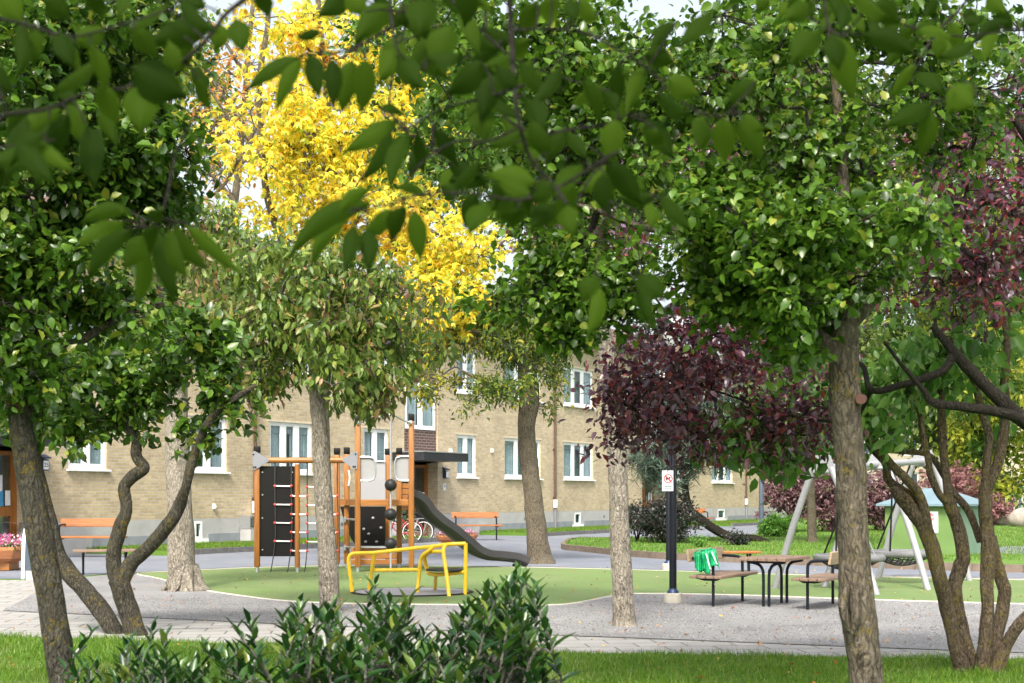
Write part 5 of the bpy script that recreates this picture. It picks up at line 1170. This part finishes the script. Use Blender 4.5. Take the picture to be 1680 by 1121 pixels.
cr.region(1100, 600, Y9+1.3, 95, 75, 1.0, 26, .24, 7).region(1180, 680, Y9+1.3, 120, 60, 1.0, 20, .24, 6).region(1055, 680, Y9+1.3, 70, 60, .8, 13, .2, 7).region(1230, 590, Y9+1.2, 150, 70, .7, 26, .2, 7).region(1010, 640, Y9+1.3, 30, 70, .4, 8, .15, 6).region(1310, 680, Y9+1.0, 80, 40, .6, 10, .2, 5).region(1130, 540, Y9+1.3, 120, 22, .5, 10, .17, 7).region(1040, 690, Y9+1.3, 50, 40, .4, 8, .2, 9).region(1270, 700, Y9+1.1, 110, 45, .5, 12, .25, 7)
cr.region(1600, 420, Y9+.9, 170, 170, 1.1, 70, .28, 7).region(1540, 260, Y9+.6, 120, 90, .7, 14, .28, 6).region(1590, 180, Y9+.9, 130, 90, .8, 16, .28, 6).region(1000, 400, Y9+1.6, 90, 40, .4, 8, .22, 9).region(1200, 220, Y9+1.6, 130, 120, .7, 12, .26, 7)
finish(t, sk, mb, B_twig, cr, L_purple, dict(rmin=.0035, maxr=.05), dict(k=7, ln=.072, asp=.52, spread=.085, droop=.2, out=.7, up=1.0), twigmat=B_twig)
# --- T10: yellow chestnut, Y ~ 31, in front of the facade
Yc = 30.0
t = tree('tree', Vector((P(538, 0, Yc+3).x, Yc+3, 0)), 'tall autumn tree with bright yellow and orange leaves behind the tower')
mb = MB(); sk = []
sk += trunk_tube(mb, [(540, 935, 26, Yc+3), (535, 800, 21, Yc+3), (532, 640, 20, Yc+3), (545, 480, 19, Yc+2.5), (548, 330, 17, Yc+2), (535, 150, 13, Yc+2), (520, -20, 9, Yc+2)], 14)
sk += trunk_tube(mb, [(532, 600, 18, Yc+3), (500, 480, 15, Yc+2), (440, 330, 13, Yc+1.5), (425, 150, 11, Yc+1), (440, 30, 9, Yc+1), (430, -60, 7, Yc+1)], 12)
sk += trunk_tube(mb, [(540, 520, 14, Yc+3), (620, 440, 11, Yc+2), (700, 380, 8, Yc+1.5), (770, 420, 6, Yc+1.2)], 10)
sk += trunk_tube(mb, [(430, 250, 8, Yc+1.4), (380, 200, 6, Yc+1.2), (340, 140, 5, Yc+1)], 8); sk += trunk_tube(mb, [(425, 200, 8, Yc+1.4), (370, 300, 6, Yc+1.2), (330, 330, 5, Yc+1)], 8)
cr = Crown(sk)
cr.region(490, 250, Yc+1.5, 135, 170, 2.4, 76, .42, 8).region(590, 330, Yc+1.5, 140, 160, 2.4, 60, .42, 8).region(740, 430, Yc+1.2, 110, 75, 1.2, 34, .45, 9).region(500, 50, Yc+2, 130, 80, 1.6, 30, .5, 9).region(700, 520, Yc+1, 120, 55, 1.2, 22, .4, 8).region(620, 230, Yc+1.5, 150, 150, 2, 30, .5, 8).region(650, 120, Yc+2, 120, 120, 1.6, 20, .5, 7)
finish(t, sk, mb, B_mid, cr, L_yel, dict(rmin=.010, twr=.006), dict(k=3, ln=.145, asp=.40, spread=.17, droop=.25, palm=True), twigmat=B_grey)
# bare twiggy orange part on its left: own tree further back
Yb = 64.0
t = tree('tree', Vector((P(378, 0, Yb).x, Yb, 0)), 'thin-leaved tree with bare grey twigs and a few orange leaves at the upper left')
mb = MB()
sk = trunk_tube(mb, [(378, 900, 26, Yb), (380, 700, 22, Yb), (372, 520, 18, Yb), (380, 380, 15, Yb), (395, 240, 12, Yb), (410, 60, 9, Yb), (420, -40, 7, Yb)], 12)
for pts in (((385, 330, 9), (350, 290, 7), (320, 250, 5)), ((388, 280, 9), (420, 230, 7), (450, 150, 5)), ((398, 200, 8), (360, 150, 6), (330, 100, 4)), ((404, 130, 8), (370, 70, 6), (340, 30, 4)), ((384, 360, 8), (340, 350, 6), (310, 330, 4))): sk += trunk_tube(mb, [(a, b, w, Yb) for a, b, w in pts], 8)
cr = Crown(sk); cr.region(370, 190, Yb, 85, 190, 3, 90, .9, 5)
b = cr.branches(rmin=.018, twr=.014, bend=.25); mb.build('trunk', B_mid, t, True, True); o = b.build('crown', B_grey, t, True, True); cr.foliage('leaves', L_orange, o, 3, .26, .5, .2, .3)
# --- leaning pine with grey blue needles (Y ~ 45)
tb = G(1240, 888, .14); Yp_ = tb.y
t = tree('pine_tree', tb, 'low pine with a bent leaning dark trunk and grey blue needles on the lawn')
mb = MB(); sk = trunk_tube(mb, [(1262, 890, 9, Yp_), (1240, 884, 14, Yp_), (1205, 882, 15, Yp_), (1175, 870, 17, Yp_), (1150, 852, 17, Yp_), (1132, 835, 15, Yp_), (1124, 800, 13, Yp_), (1128, 770, 12, Yp_), (1140, 730, 9, Yp_), (1180, 700, 7, Yp_)], 12)
sk += trunk_tube(mb, [(1130, 830, 10, Yp_), (1115, 812, 8, Yp_), (1100, 800, 5, Yp_)], 8)
sk += trunk_tube(mb, [(1128, 770, 9, Yp_), (1090, 760, 7, Yp_), (1060, 770, 5, Yp_)], 8); sk += trunk_tube(mb, [(1150, 720, 7, Yp_), (1220, 720, 6, Yp_), (1290, 740, 5, Yp_)], 8)
cr = Crown(sk); cr.region(1090, 765, Yp_, 55, 42, 1.2, 22, .45, 10).region(1190, 720, Yp_, 110, 48, 1.6, 40, .5, 11).region(1280, 750, Yp_, 60, 35, 1, 14, .45, 9).region(1130, 670, Yp_, 120, 50, 1.4, 20, .5, 9)
finish(t, sk, mb, B_twig, cr, L_pine, dict(rmin=.012, twr=.008), dict(k=34, ln=.26, asp=.09, spread=.12, droop=.0, out=.8, kind='needle', curl=0, fold=0), 'needles')
# --- trunks on far lawn
for (px, py, w, nm, bk, lab, crr) in ((1332, 889, 16, 'tree', B_mid, 'straight brown trunk on the far lawn left of the thick front trunk', L_far), (1382, 893, 24, 'tree', B_dark, 'dark trunk on the far lawn hidden behind the thick front trunk', L_far)):
    tb = G(px, py, .14); Yt = tb.y; t = tree(nm, tb, lab); mb = MB()
    sk = trunk_tube(mb, [(px+1, py+3, w*1.6, Yt), (px, py-8, w*1.1, Yt), (px-1, py-60, w, Yt), (px-3, py-130, w*.9, Yt), (px, py-230, w*.7, Yt), (px+5, py-330, w*.5, Yt)], 14)
    cr = Crown(sk); cr.region(px+10, py-300, Yt, 110, 100, 2.2, 34, .7, 9)
    finish(t, sk, mb, bk, cr, crr, dict(rmin=.012, twr=.008), dict(k=9, ln=.2, asp=.5, spread=.2, droop=.4), twigmat=B_twig)
# --- background trees, far
def fartree(px, pyb, Y, ctop, cbot, rx, mat, label, ln=.3, nsub=60, rd=3, k=9, sub=.9, bk=B_mid, ncl=9, asp=.5):
    t = tree('tree', Vector((X(px, Y), Y, 0)), label, 'tree', 'background trees'); mb = MB()
    sk = trunk_tube(mb, [(px, HZ+H*F/Y+1, 16, Y), (px, HZ-30, 12, Y), (px+4, (HZ+cbot)/2, 11, Y), (px, cbot, 9, Y), (px, (ctop+cbot)/2, 6, Y), (px, ctop+20, 3, Y)], 10)
    cr = Crown(sk); cr.region(px, (ctop+cbot)/2, Y, rx, (cbot-ctop)/2, rd, nsub, sub, ncl)
    finish(t, sk, mb, bk, cr, mat, dict(rmin=.015, twr=.010), dict(k=k, ln=ln, asp=asp, spread=.25, droop=.4), twigmat=B_twig)
fartree(1640, 0, 70, 560, 850, 90, L_farye, 'bright yellow green tree behind the boulders at the right', .33, 90, 3.5)
fartree(1760, 0, 75, 500, 840, 110, L_farye, 'tall yellow green tree cut by the right edge', .36, 70, 3.5)
fartree(1480, 0, 105, 480, 790, 130, L_far, 'dark distant tree behind the swing frame', .5, 130, 5, sub=1.5)
fartree(1290, 0, 100, 400, 740, 140, L_far, 'dark distant tree behind the leaning pine', .5, 130, 5, sub=1.5)
fartree(1620, 0, 120, 300, 760, 150, L_far, 'tall distant green tree behind the yellow green one', .55, 150, 6, sub=1.7)
fartree(1420, 0, 118, 120, 600, 170, L_far, 'very tall distant green tree right of the park', .6, 170, 7, sub=1.8)
fartree(1150, 0, 105, 60, 520, 160, L_farye, 'tall distant golden green tree beyond the building', .55, 160, 6, sub=1.6)
fartree(930, 0, 90, 20, 480, 150, L_yg, 'tall distant yellow green tree rising over the roof', .5, 170, 5, sub=1.5)
fartree(1330, 0, 88, -20, 330, 170, L_far, 'tall dark green tree filling the gap over the right crown', .42, 150, 5, sub=1.4)
fartree(1580, 0, 92, 60, 600, 150, L_farye, 'tall golden green tree showing through the purple leaves at right', .42, 170, 5, sub=1.4)
fartree(1560, 0, 84, 560, 800, 90, L_far, 'dense dark green tree directly above the hut', .4, 90, 4, sub=1.2)
fartree(700, 0, 96, -40, 420, 150, L_yg, 'very tall distant yellowish tree over the roof, left of centre', .5, 150, 5, sub=1.5)
fartree(280, 0, 66, -60, 330, 120, L_farye, 'tall distant pale tree over the roof behind the bare twigs', .34, 60, 4, sub=1.1)
fartree(120, 0, 52, -60, 560, 190, L_far, 'tall distant green tree behind the left crown', .3, 110, 3, sub=1.0)
fartree(1700, 0, 60, 0, 420, 140, L_far, 'distant green tree at the upper right corner', .3, 60, 3, sub=1.0)

# ================================================================== SHRUBS
def shrub(name, px, pyb, rxpx, hpx, mat, label, ln, nsub=26, sub=.3, k=10, ncl=9, z=.14, cat='shrub', asp=.5, rd=None, group=None, droop=.1, spread=.08, kind='ovate', twm=None):
    b = G(px, pyb, z); Y = b.y; t = mk(name, b, 0, label, cat, group); mb = MB(); sk = []
    for i in range(5):
        a = random.uniform(0, 6.28); r_ = rxpx*Y/F*.4; hh_ = hpx*Y/F*.5
        p = [b-Vector((0, 0, .05)), b+Vector((r_*.5*math.cos(a), r_*.5*math.sin(a), hh_*.5)), b+Vector((r_*math.cos(a), r_*math.sin(a), hh_))]
        mb.tube(p, [.03, .022, .012], 6, 3); sk += [(p[1], .02), (p[2], .01)]
    cr = Crown(sk); cr.region(px, pyb-hpx*.52, Y, rxpx*.85, hpx*.42, rd or rxpx*Y/F*.7, nsub, sub, ncl)
    o = mb.build('stem', twm or B_twig, t, True, True); b2 = cr.branches(rmin=.006); b2.build('branches', twm or B_twig, t, True, True)
    cr.foliage('foliage', mat, t, k, ln, asp, spread, droop, kind=kind)
shrub('shrub', 1090, 890, 62, 78, L_darkbush, 'dark leaved shrub beside the leaning pine trunk', .09, 60, .32, 14, 12)
shrub('shrub', 1045, 888, 25, 60, L_darkbush, 'dark shrub just right of the smooth pale trunk', .09, 16, .3, 10, 10)
shrub('shrub', 1300, 872, 55, 118, L_shrub, 'broad purple barberry shrub on the far lawn left of the brown trunk', .15, 60, .5, 12, 12)
shrub('shrub', 1370, 872, 55, 115, L_shrub, 'purple barberry shrub behind the dark far trunk', .15, 56, .5, 12, 12)
shrub('shrub', 1450, 870, 60, 104, L_shrub, 'purple barberry shrub seen between the swing legs', .15, 56, .5, 12, 12)
shrub('shrub', 1560, 860, 60, 100, L_shrubred, 'pink red shrub above the hut roof', .18, 50, .6, 11, 10)
shrub('shrub', 1630, 862, 30, 60, L_shrubred, 'small pink red shrub left of the boulders', .18, 14, .5, 10, 9)
shrub('shrub', 1275, 880, 28, 26, L_fern, 'low bright green juniper beside the slim lamp post', .14, 14, .25, 14, 10, droop=-.3)
shrub('shrub', 1212, 894, 24, 16, L_darkbush, 'low olive tuft at the foot of the leaning pine', .09, 8, .16, 12, 9)
shrub('shrub', 1150, 897, 12, 14, L_fern, 'tiny green seedling on the lawn edge', .09, 4, .12, 9, 8)

# ================================================================== LAUREL BUSH (front)
top_prof = [(90, 1105), (120, 1065), (150, 1045), (200, 1058), (260, 1038), (300, 1045), (360, 1050), (400, 1030), (440, 1040), (470, 1010), (520, 1005), (560, 1000), (600, 990), (640, 940), (680, 1015), (720, 1035), (760, 1010), (800, 970), (830, 955), (870, 948), (885, 975), (905, 1050)]
tpx, tpy = zip(*top_prof)
def laurel(x0, x1, label, nsh, Ym):
    b = mk('laurel_bush', Vector((X((x0+x1)/2, Ym), Ym, 0)), 0, label, 'bush')
    st_ = MB(); PS = []; DS = []; NS = []; LS = []
    for i in range(nsh):
        px = random.uniform(x0, x1); Y = Ym+random.uniform(-.75, .75); top = np.interp(px, tpx, tpy)
        ed = min(1, (px-x0+25)/70, (x1+25-px)/70)
        tp_ = top+30+random.random()**1.1*170+(Y-Ym)*10+14*math.sin(px*.11)+10*math.sin(px*.043+1)
        if random.random() < .07: tp_ = top+random.uniform(-12, 15)
        p = P(px, tp_, Y); root = Vector((p.x*.75+b.location.x*.25+random.gauss(0, .1), Ym+(Y-Ym)*.6, 0.0)); mid = root.lerp(p, .6)+Vector((random.gauss(0, .06), random.gauss(0, .06), .04))
        lean = Vector((random.gauss(0, .42), random.gauss(0, .42), 1)).normalized(); low = p-lean*.30
        pts = catmull([root, mid.lerp(low, .5), low, p], 5)
        st_.tube(pts, [.008-.0045*k/(len(pts)-1) for k in range(len(pts))], 5, cap=False)
        n = random.randint(9, 17)
        for k in range(n):
            u = k/(n-1); q = low.lerp(p, u**.8); a = k*2.4+random.uniform(-.4, .4); tilt = .5+u*1.1+random.uniform(-.25, .25)
            side = Vector((math.cos(a), math.sin(a), 0)); d = (side+Vector((0, 0, tilt))+lean*.2); PS.append(q); DS.append(d); NS.append(Vector((0, 0, 1))-side*1.2); LS.append(random.uniform(.075, .135)*(1-.25*u))
    st_.build('stems', B_grey, b, True, True)
    L = np.array(LS); leaves('leaves', np.array([tuple(v) for v in PS]), np.array([tuple(v) for v in DS]), np.array([tuple(v) for v in NS])+rng.normal(size=(len(PS), 3))*.25, L, L*.36, L_laurel, b, 'ovate', .12, .5)
laurel(115, 425, 'glossy laurel bush, left half, growing against the twisted small tree', 210, 6.9)
laurel(462, 893, 'glossy laurel bush, larger right one, hiding the foot of the slim grey trunk', 330, 6.8)

# ================================================================== OVERHANGING FOREGROUND BRANCHES
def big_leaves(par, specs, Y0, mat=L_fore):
    """specs: (base px, base py, tip px, tip py, width px)"""
    V = []; Fc = []
    for (bx, by, tx, ty, w) in specs:
        Y = Y0+random.uniform(-.12, .12); dY = random.uniform(-.05, .05)
        a = P(bx, by, Y); b = P(tx, ty, Y+dY); L = (b-a).length; d = (b-a).normalized(); k = w*.5*Y/F*.95
        view = Vector((0, 1, 0)); s = d.cross(view).normalized(); n = s.cross(d).normalized(); roll = random.uniform(-.45, .45)
        s2 = (s*math.cos(roll)+n*math.sin(roll)); n2 = s2.cross(d)
        bend = random.uniform(-.12, .12)*L; sag = random.uniform(.02, .12)*L; NSEG = 9; base = len(V)
        for i in range(NSEG+1):
            t_ = i/NSEG; wv = (math.sin(math.pi*t_**.86)**.8)*(1-.30*t_**2) if 0 < t_ < 1 else 0
            if t_ > .75: wv *= 1-.45*((t_-.75)/.25)
            c = a+d*L*t_+s*bend*math.sin(math.pi*t_)+Vector((0, 0, -sag*t_*t_))+n2*(-.05*L*math.sin(math.pi*t_))
            ser = 1+.04*math.sin(i*2.9)
            for j in (-1, -.5, 0, .5, 1):
                V.append(c+s2*(j*k*wv*ser)+n2*(abs(j)**1.3*k*.35*(1 if i % 2 else .88)))
        for i in range(NSEG):
            for j in range(4): q = base+i*5+j; Fc.append((q, q+1, q+6, q+5))
    return mesh_obj('leaves', V, Fc, mat, par, True, True)
def fbranch(label, Y0, stems, specs, extra=()):
    p0 = P(stems[0][0][0][0], stems[0][0][0][1], Y0)
    b = mk('leafy_branch', p0, 0, label, 'branch', 'overhanging branches close to the viewer')
    mb = MB()
    for st_, w0, w1 in stems:
        n = len(st_); mb.tube([P(x, y, Y0+.03*math.sin(i*1.7)) for i, (x, y) in enumerate(st_)], list(np.linspace(w0/2*Y0/F, w1/2*Y0/F, n)), 8, 5, rough=.1)
    for s in specs:   # petioles
        pass
    # short petioles joining each leaf to the nearest stem point
    sp_ = [Vector((x, y)) for st_, _, _ in stems for x, y in [tuple(c) for c in [(v.x, v.y) for v in catmull([Vector((q[0], q[1], 0)) for q in st_], 6)]]]
    for (bx, by, tx, ty, w) in specs:
        v = Vector((bx, by)); q = min(sp_, key=lambda c: (c-v).length)
        if (q-v).length < 120: mb.tube([P(q.x, q.y, Y0), P((q.x+bx)/2+3, (q.y+by)/2-3, Y0), P(bx, by, Y0)], [.0022, .0018, .0016], 5, 3)
    mb.build('twigs', B_twig, b, True, True); big_leaves(b, list(specs)+list(extra), Y0)
def rnd(cx, cy, rx, ry, n, L=85, w=40, down=.8):
    out = []
    for _ in range(n):
        x = cx+random.uniform(-rx, rx); y = cy+random.uniform(-ry, ry); a = random.gauss(math.pi/2, .8); l = L*random.uniform(.7, 1.15)
        out.append((x, y, x+l*math.cos(a), y+l*math.sin(a)*down, w*random.uniform(.75, 1.1)))
    return out
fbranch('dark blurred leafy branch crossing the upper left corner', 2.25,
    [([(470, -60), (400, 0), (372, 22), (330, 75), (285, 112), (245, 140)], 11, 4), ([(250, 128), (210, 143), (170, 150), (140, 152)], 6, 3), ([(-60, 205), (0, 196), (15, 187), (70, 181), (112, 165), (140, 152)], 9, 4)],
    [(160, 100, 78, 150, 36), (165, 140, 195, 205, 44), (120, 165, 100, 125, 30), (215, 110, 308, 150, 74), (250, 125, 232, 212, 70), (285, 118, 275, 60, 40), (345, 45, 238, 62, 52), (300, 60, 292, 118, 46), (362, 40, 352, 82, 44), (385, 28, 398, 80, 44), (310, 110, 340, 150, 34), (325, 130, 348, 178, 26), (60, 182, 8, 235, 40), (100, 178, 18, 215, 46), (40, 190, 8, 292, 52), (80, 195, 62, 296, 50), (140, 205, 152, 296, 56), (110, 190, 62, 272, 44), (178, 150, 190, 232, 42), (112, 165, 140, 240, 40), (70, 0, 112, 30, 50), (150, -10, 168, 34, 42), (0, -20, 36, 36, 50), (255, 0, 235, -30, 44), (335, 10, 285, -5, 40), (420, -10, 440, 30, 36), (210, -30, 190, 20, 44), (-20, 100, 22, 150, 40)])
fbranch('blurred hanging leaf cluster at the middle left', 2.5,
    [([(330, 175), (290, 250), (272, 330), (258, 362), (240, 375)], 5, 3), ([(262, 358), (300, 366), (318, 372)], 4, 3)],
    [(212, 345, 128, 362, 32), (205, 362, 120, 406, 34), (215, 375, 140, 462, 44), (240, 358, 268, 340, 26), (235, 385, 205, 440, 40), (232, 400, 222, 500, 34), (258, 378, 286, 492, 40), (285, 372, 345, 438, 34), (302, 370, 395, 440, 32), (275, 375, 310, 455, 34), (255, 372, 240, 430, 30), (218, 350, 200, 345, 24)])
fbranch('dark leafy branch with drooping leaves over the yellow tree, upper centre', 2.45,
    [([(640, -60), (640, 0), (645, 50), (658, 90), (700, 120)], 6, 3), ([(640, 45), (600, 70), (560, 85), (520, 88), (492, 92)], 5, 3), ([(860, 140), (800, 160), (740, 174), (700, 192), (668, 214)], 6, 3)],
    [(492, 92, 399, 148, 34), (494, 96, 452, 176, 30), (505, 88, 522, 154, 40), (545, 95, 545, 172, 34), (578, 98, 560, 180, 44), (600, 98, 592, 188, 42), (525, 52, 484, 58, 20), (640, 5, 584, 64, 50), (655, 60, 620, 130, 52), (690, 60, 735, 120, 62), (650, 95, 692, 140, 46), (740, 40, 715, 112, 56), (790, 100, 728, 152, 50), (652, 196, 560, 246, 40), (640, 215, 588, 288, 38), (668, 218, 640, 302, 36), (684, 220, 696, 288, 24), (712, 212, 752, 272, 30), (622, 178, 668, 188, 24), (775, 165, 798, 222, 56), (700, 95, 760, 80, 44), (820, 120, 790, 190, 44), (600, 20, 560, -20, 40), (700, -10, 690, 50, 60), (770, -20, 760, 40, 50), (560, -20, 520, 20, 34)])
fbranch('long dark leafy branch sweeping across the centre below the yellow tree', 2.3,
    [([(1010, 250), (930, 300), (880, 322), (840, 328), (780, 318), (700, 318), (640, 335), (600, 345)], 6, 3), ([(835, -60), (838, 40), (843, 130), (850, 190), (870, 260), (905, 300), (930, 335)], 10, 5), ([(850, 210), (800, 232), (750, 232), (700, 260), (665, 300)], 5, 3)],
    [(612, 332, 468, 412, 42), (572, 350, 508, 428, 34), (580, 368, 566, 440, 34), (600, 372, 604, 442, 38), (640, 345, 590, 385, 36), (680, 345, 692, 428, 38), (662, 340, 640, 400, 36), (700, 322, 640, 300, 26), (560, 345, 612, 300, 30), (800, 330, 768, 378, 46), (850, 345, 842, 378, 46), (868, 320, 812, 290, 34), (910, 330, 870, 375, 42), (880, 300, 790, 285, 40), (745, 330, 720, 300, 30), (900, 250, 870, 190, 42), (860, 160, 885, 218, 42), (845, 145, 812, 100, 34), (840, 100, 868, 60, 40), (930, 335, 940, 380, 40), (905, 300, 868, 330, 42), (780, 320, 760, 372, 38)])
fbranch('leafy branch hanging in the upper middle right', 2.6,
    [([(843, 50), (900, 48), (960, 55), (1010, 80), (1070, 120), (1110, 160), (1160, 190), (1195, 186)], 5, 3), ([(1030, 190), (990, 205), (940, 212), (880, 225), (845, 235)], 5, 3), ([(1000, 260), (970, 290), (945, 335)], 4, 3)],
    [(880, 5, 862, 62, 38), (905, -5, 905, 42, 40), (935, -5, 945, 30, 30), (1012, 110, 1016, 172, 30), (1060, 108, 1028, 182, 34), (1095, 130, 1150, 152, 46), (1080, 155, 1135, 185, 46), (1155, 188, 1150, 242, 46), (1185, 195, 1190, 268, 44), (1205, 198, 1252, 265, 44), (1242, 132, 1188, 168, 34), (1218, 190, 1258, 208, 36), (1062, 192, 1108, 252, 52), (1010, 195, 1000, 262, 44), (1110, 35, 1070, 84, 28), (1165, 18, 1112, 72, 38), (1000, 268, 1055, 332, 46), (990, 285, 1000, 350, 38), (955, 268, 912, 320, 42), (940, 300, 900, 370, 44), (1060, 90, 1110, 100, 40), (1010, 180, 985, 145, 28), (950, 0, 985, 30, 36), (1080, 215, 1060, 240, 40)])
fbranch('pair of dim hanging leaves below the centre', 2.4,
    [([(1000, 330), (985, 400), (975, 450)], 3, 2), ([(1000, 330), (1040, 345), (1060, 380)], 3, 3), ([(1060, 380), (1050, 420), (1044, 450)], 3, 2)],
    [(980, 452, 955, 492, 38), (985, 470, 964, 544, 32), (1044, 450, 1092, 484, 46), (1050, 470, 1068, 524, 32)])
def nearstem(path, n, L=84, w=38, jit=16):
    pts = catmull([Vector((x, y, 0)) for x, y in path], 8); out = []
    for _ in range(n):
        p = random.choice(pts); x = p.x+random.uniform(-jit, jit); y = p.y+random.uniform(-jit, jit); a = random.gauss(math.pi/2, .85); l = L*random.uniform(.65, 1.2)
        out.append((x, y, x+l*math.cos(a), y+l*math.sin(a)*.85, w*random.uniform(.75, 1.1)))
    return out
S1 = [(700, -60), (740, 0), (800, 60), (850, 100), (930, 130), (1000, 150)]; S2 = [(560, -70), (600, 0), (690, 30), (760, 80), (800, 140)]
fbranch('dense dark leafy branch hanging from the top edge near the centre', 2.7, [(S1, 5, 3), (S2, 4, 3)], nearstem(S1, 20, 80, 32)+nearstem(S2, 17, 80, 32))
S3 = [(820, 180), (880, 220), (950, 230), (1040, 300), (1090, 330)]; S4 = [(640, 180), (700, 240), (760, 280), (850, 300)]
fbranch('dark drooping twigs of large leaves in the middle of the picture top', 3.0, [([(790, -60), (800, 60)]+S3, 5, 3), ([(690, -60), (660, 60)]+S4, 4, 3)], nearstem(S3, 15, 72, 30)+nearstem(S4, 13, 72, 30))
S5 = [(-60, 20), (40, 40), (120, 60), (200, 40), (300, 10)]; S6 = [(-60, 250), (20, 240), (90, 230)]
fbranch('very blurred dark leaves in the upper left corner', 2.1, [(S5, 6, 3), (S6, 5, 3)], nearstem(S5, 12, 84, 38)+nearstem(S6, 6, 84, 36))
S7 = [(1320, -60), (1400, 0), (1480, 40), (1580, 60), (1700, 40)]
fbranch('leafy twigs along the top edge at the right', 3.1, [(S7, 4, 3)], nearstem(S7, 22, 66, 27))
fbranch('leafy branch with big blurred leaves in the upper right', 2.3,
    [([(1340, -60), (1352, 0), (1360, 45), (1380, 60)], 6, 3), ([(1700, 130), (1640, 150), (1590, 158), (1540, 165)], 5, 3), ([(1340, -60), (1520, -110), (1740, -60), (1700, 130)], 6, 5)],
    [(1348, 48, 1300, 102, 52), (1372, 60, 1402, 158, 54), (1365, 55, 1378, 110, 44), (1415, 58, 1506, 86, 42), (1400, -10, 1460, 20, 50), (1596, 136, 1554, 186, 46), (1530, 168, 1450, 206, 38), (1526, 180, 1508, 258, 40), (1565, 150, 1600, 175, 40), (1330, 5, 1290, 30, 40), (1430, 10, 1480, 40, 46)])
fbranch('brighter small-leaved twigs at the upper right', 3.6,
    [([(1620, -40), (1570, 20), (1535, 55), (1515, 90), (1500, 130)], 5, 3), ([(1250, -30), (1300, 10), (1350, 40), (1395, 30)], 4, 3), ([(1250, -30), (1420, -90), (1620, -40)], 5, 5)],
    [(1530, 32, 1500, 62, 26), (1560, 40, 1572, 92, 34), (1592, 10, 1604, 52, 30), (1502, 60, 1484, 74, 20), (1540, 60, 1568, 100, 26), (1500, 108, 1460, 156, 24), (1502, 118, 1545, 148, 40), (1262, 0, 1240, 20, 26), (1300, -5, 1278, 26, 26), (1362, 8, 1345, 50, 26), (1330, 30, 1320, 5, 24), (1395, 20, 1420, 50, 26), (1590, 40, 1614, 20, 26), (1620, -10, 1650, 20, 30), (1540, 0, 1520, 25, 24), (1480, 80, 1455, 110, 22), (1640, 10, 1665, 50, 26)])
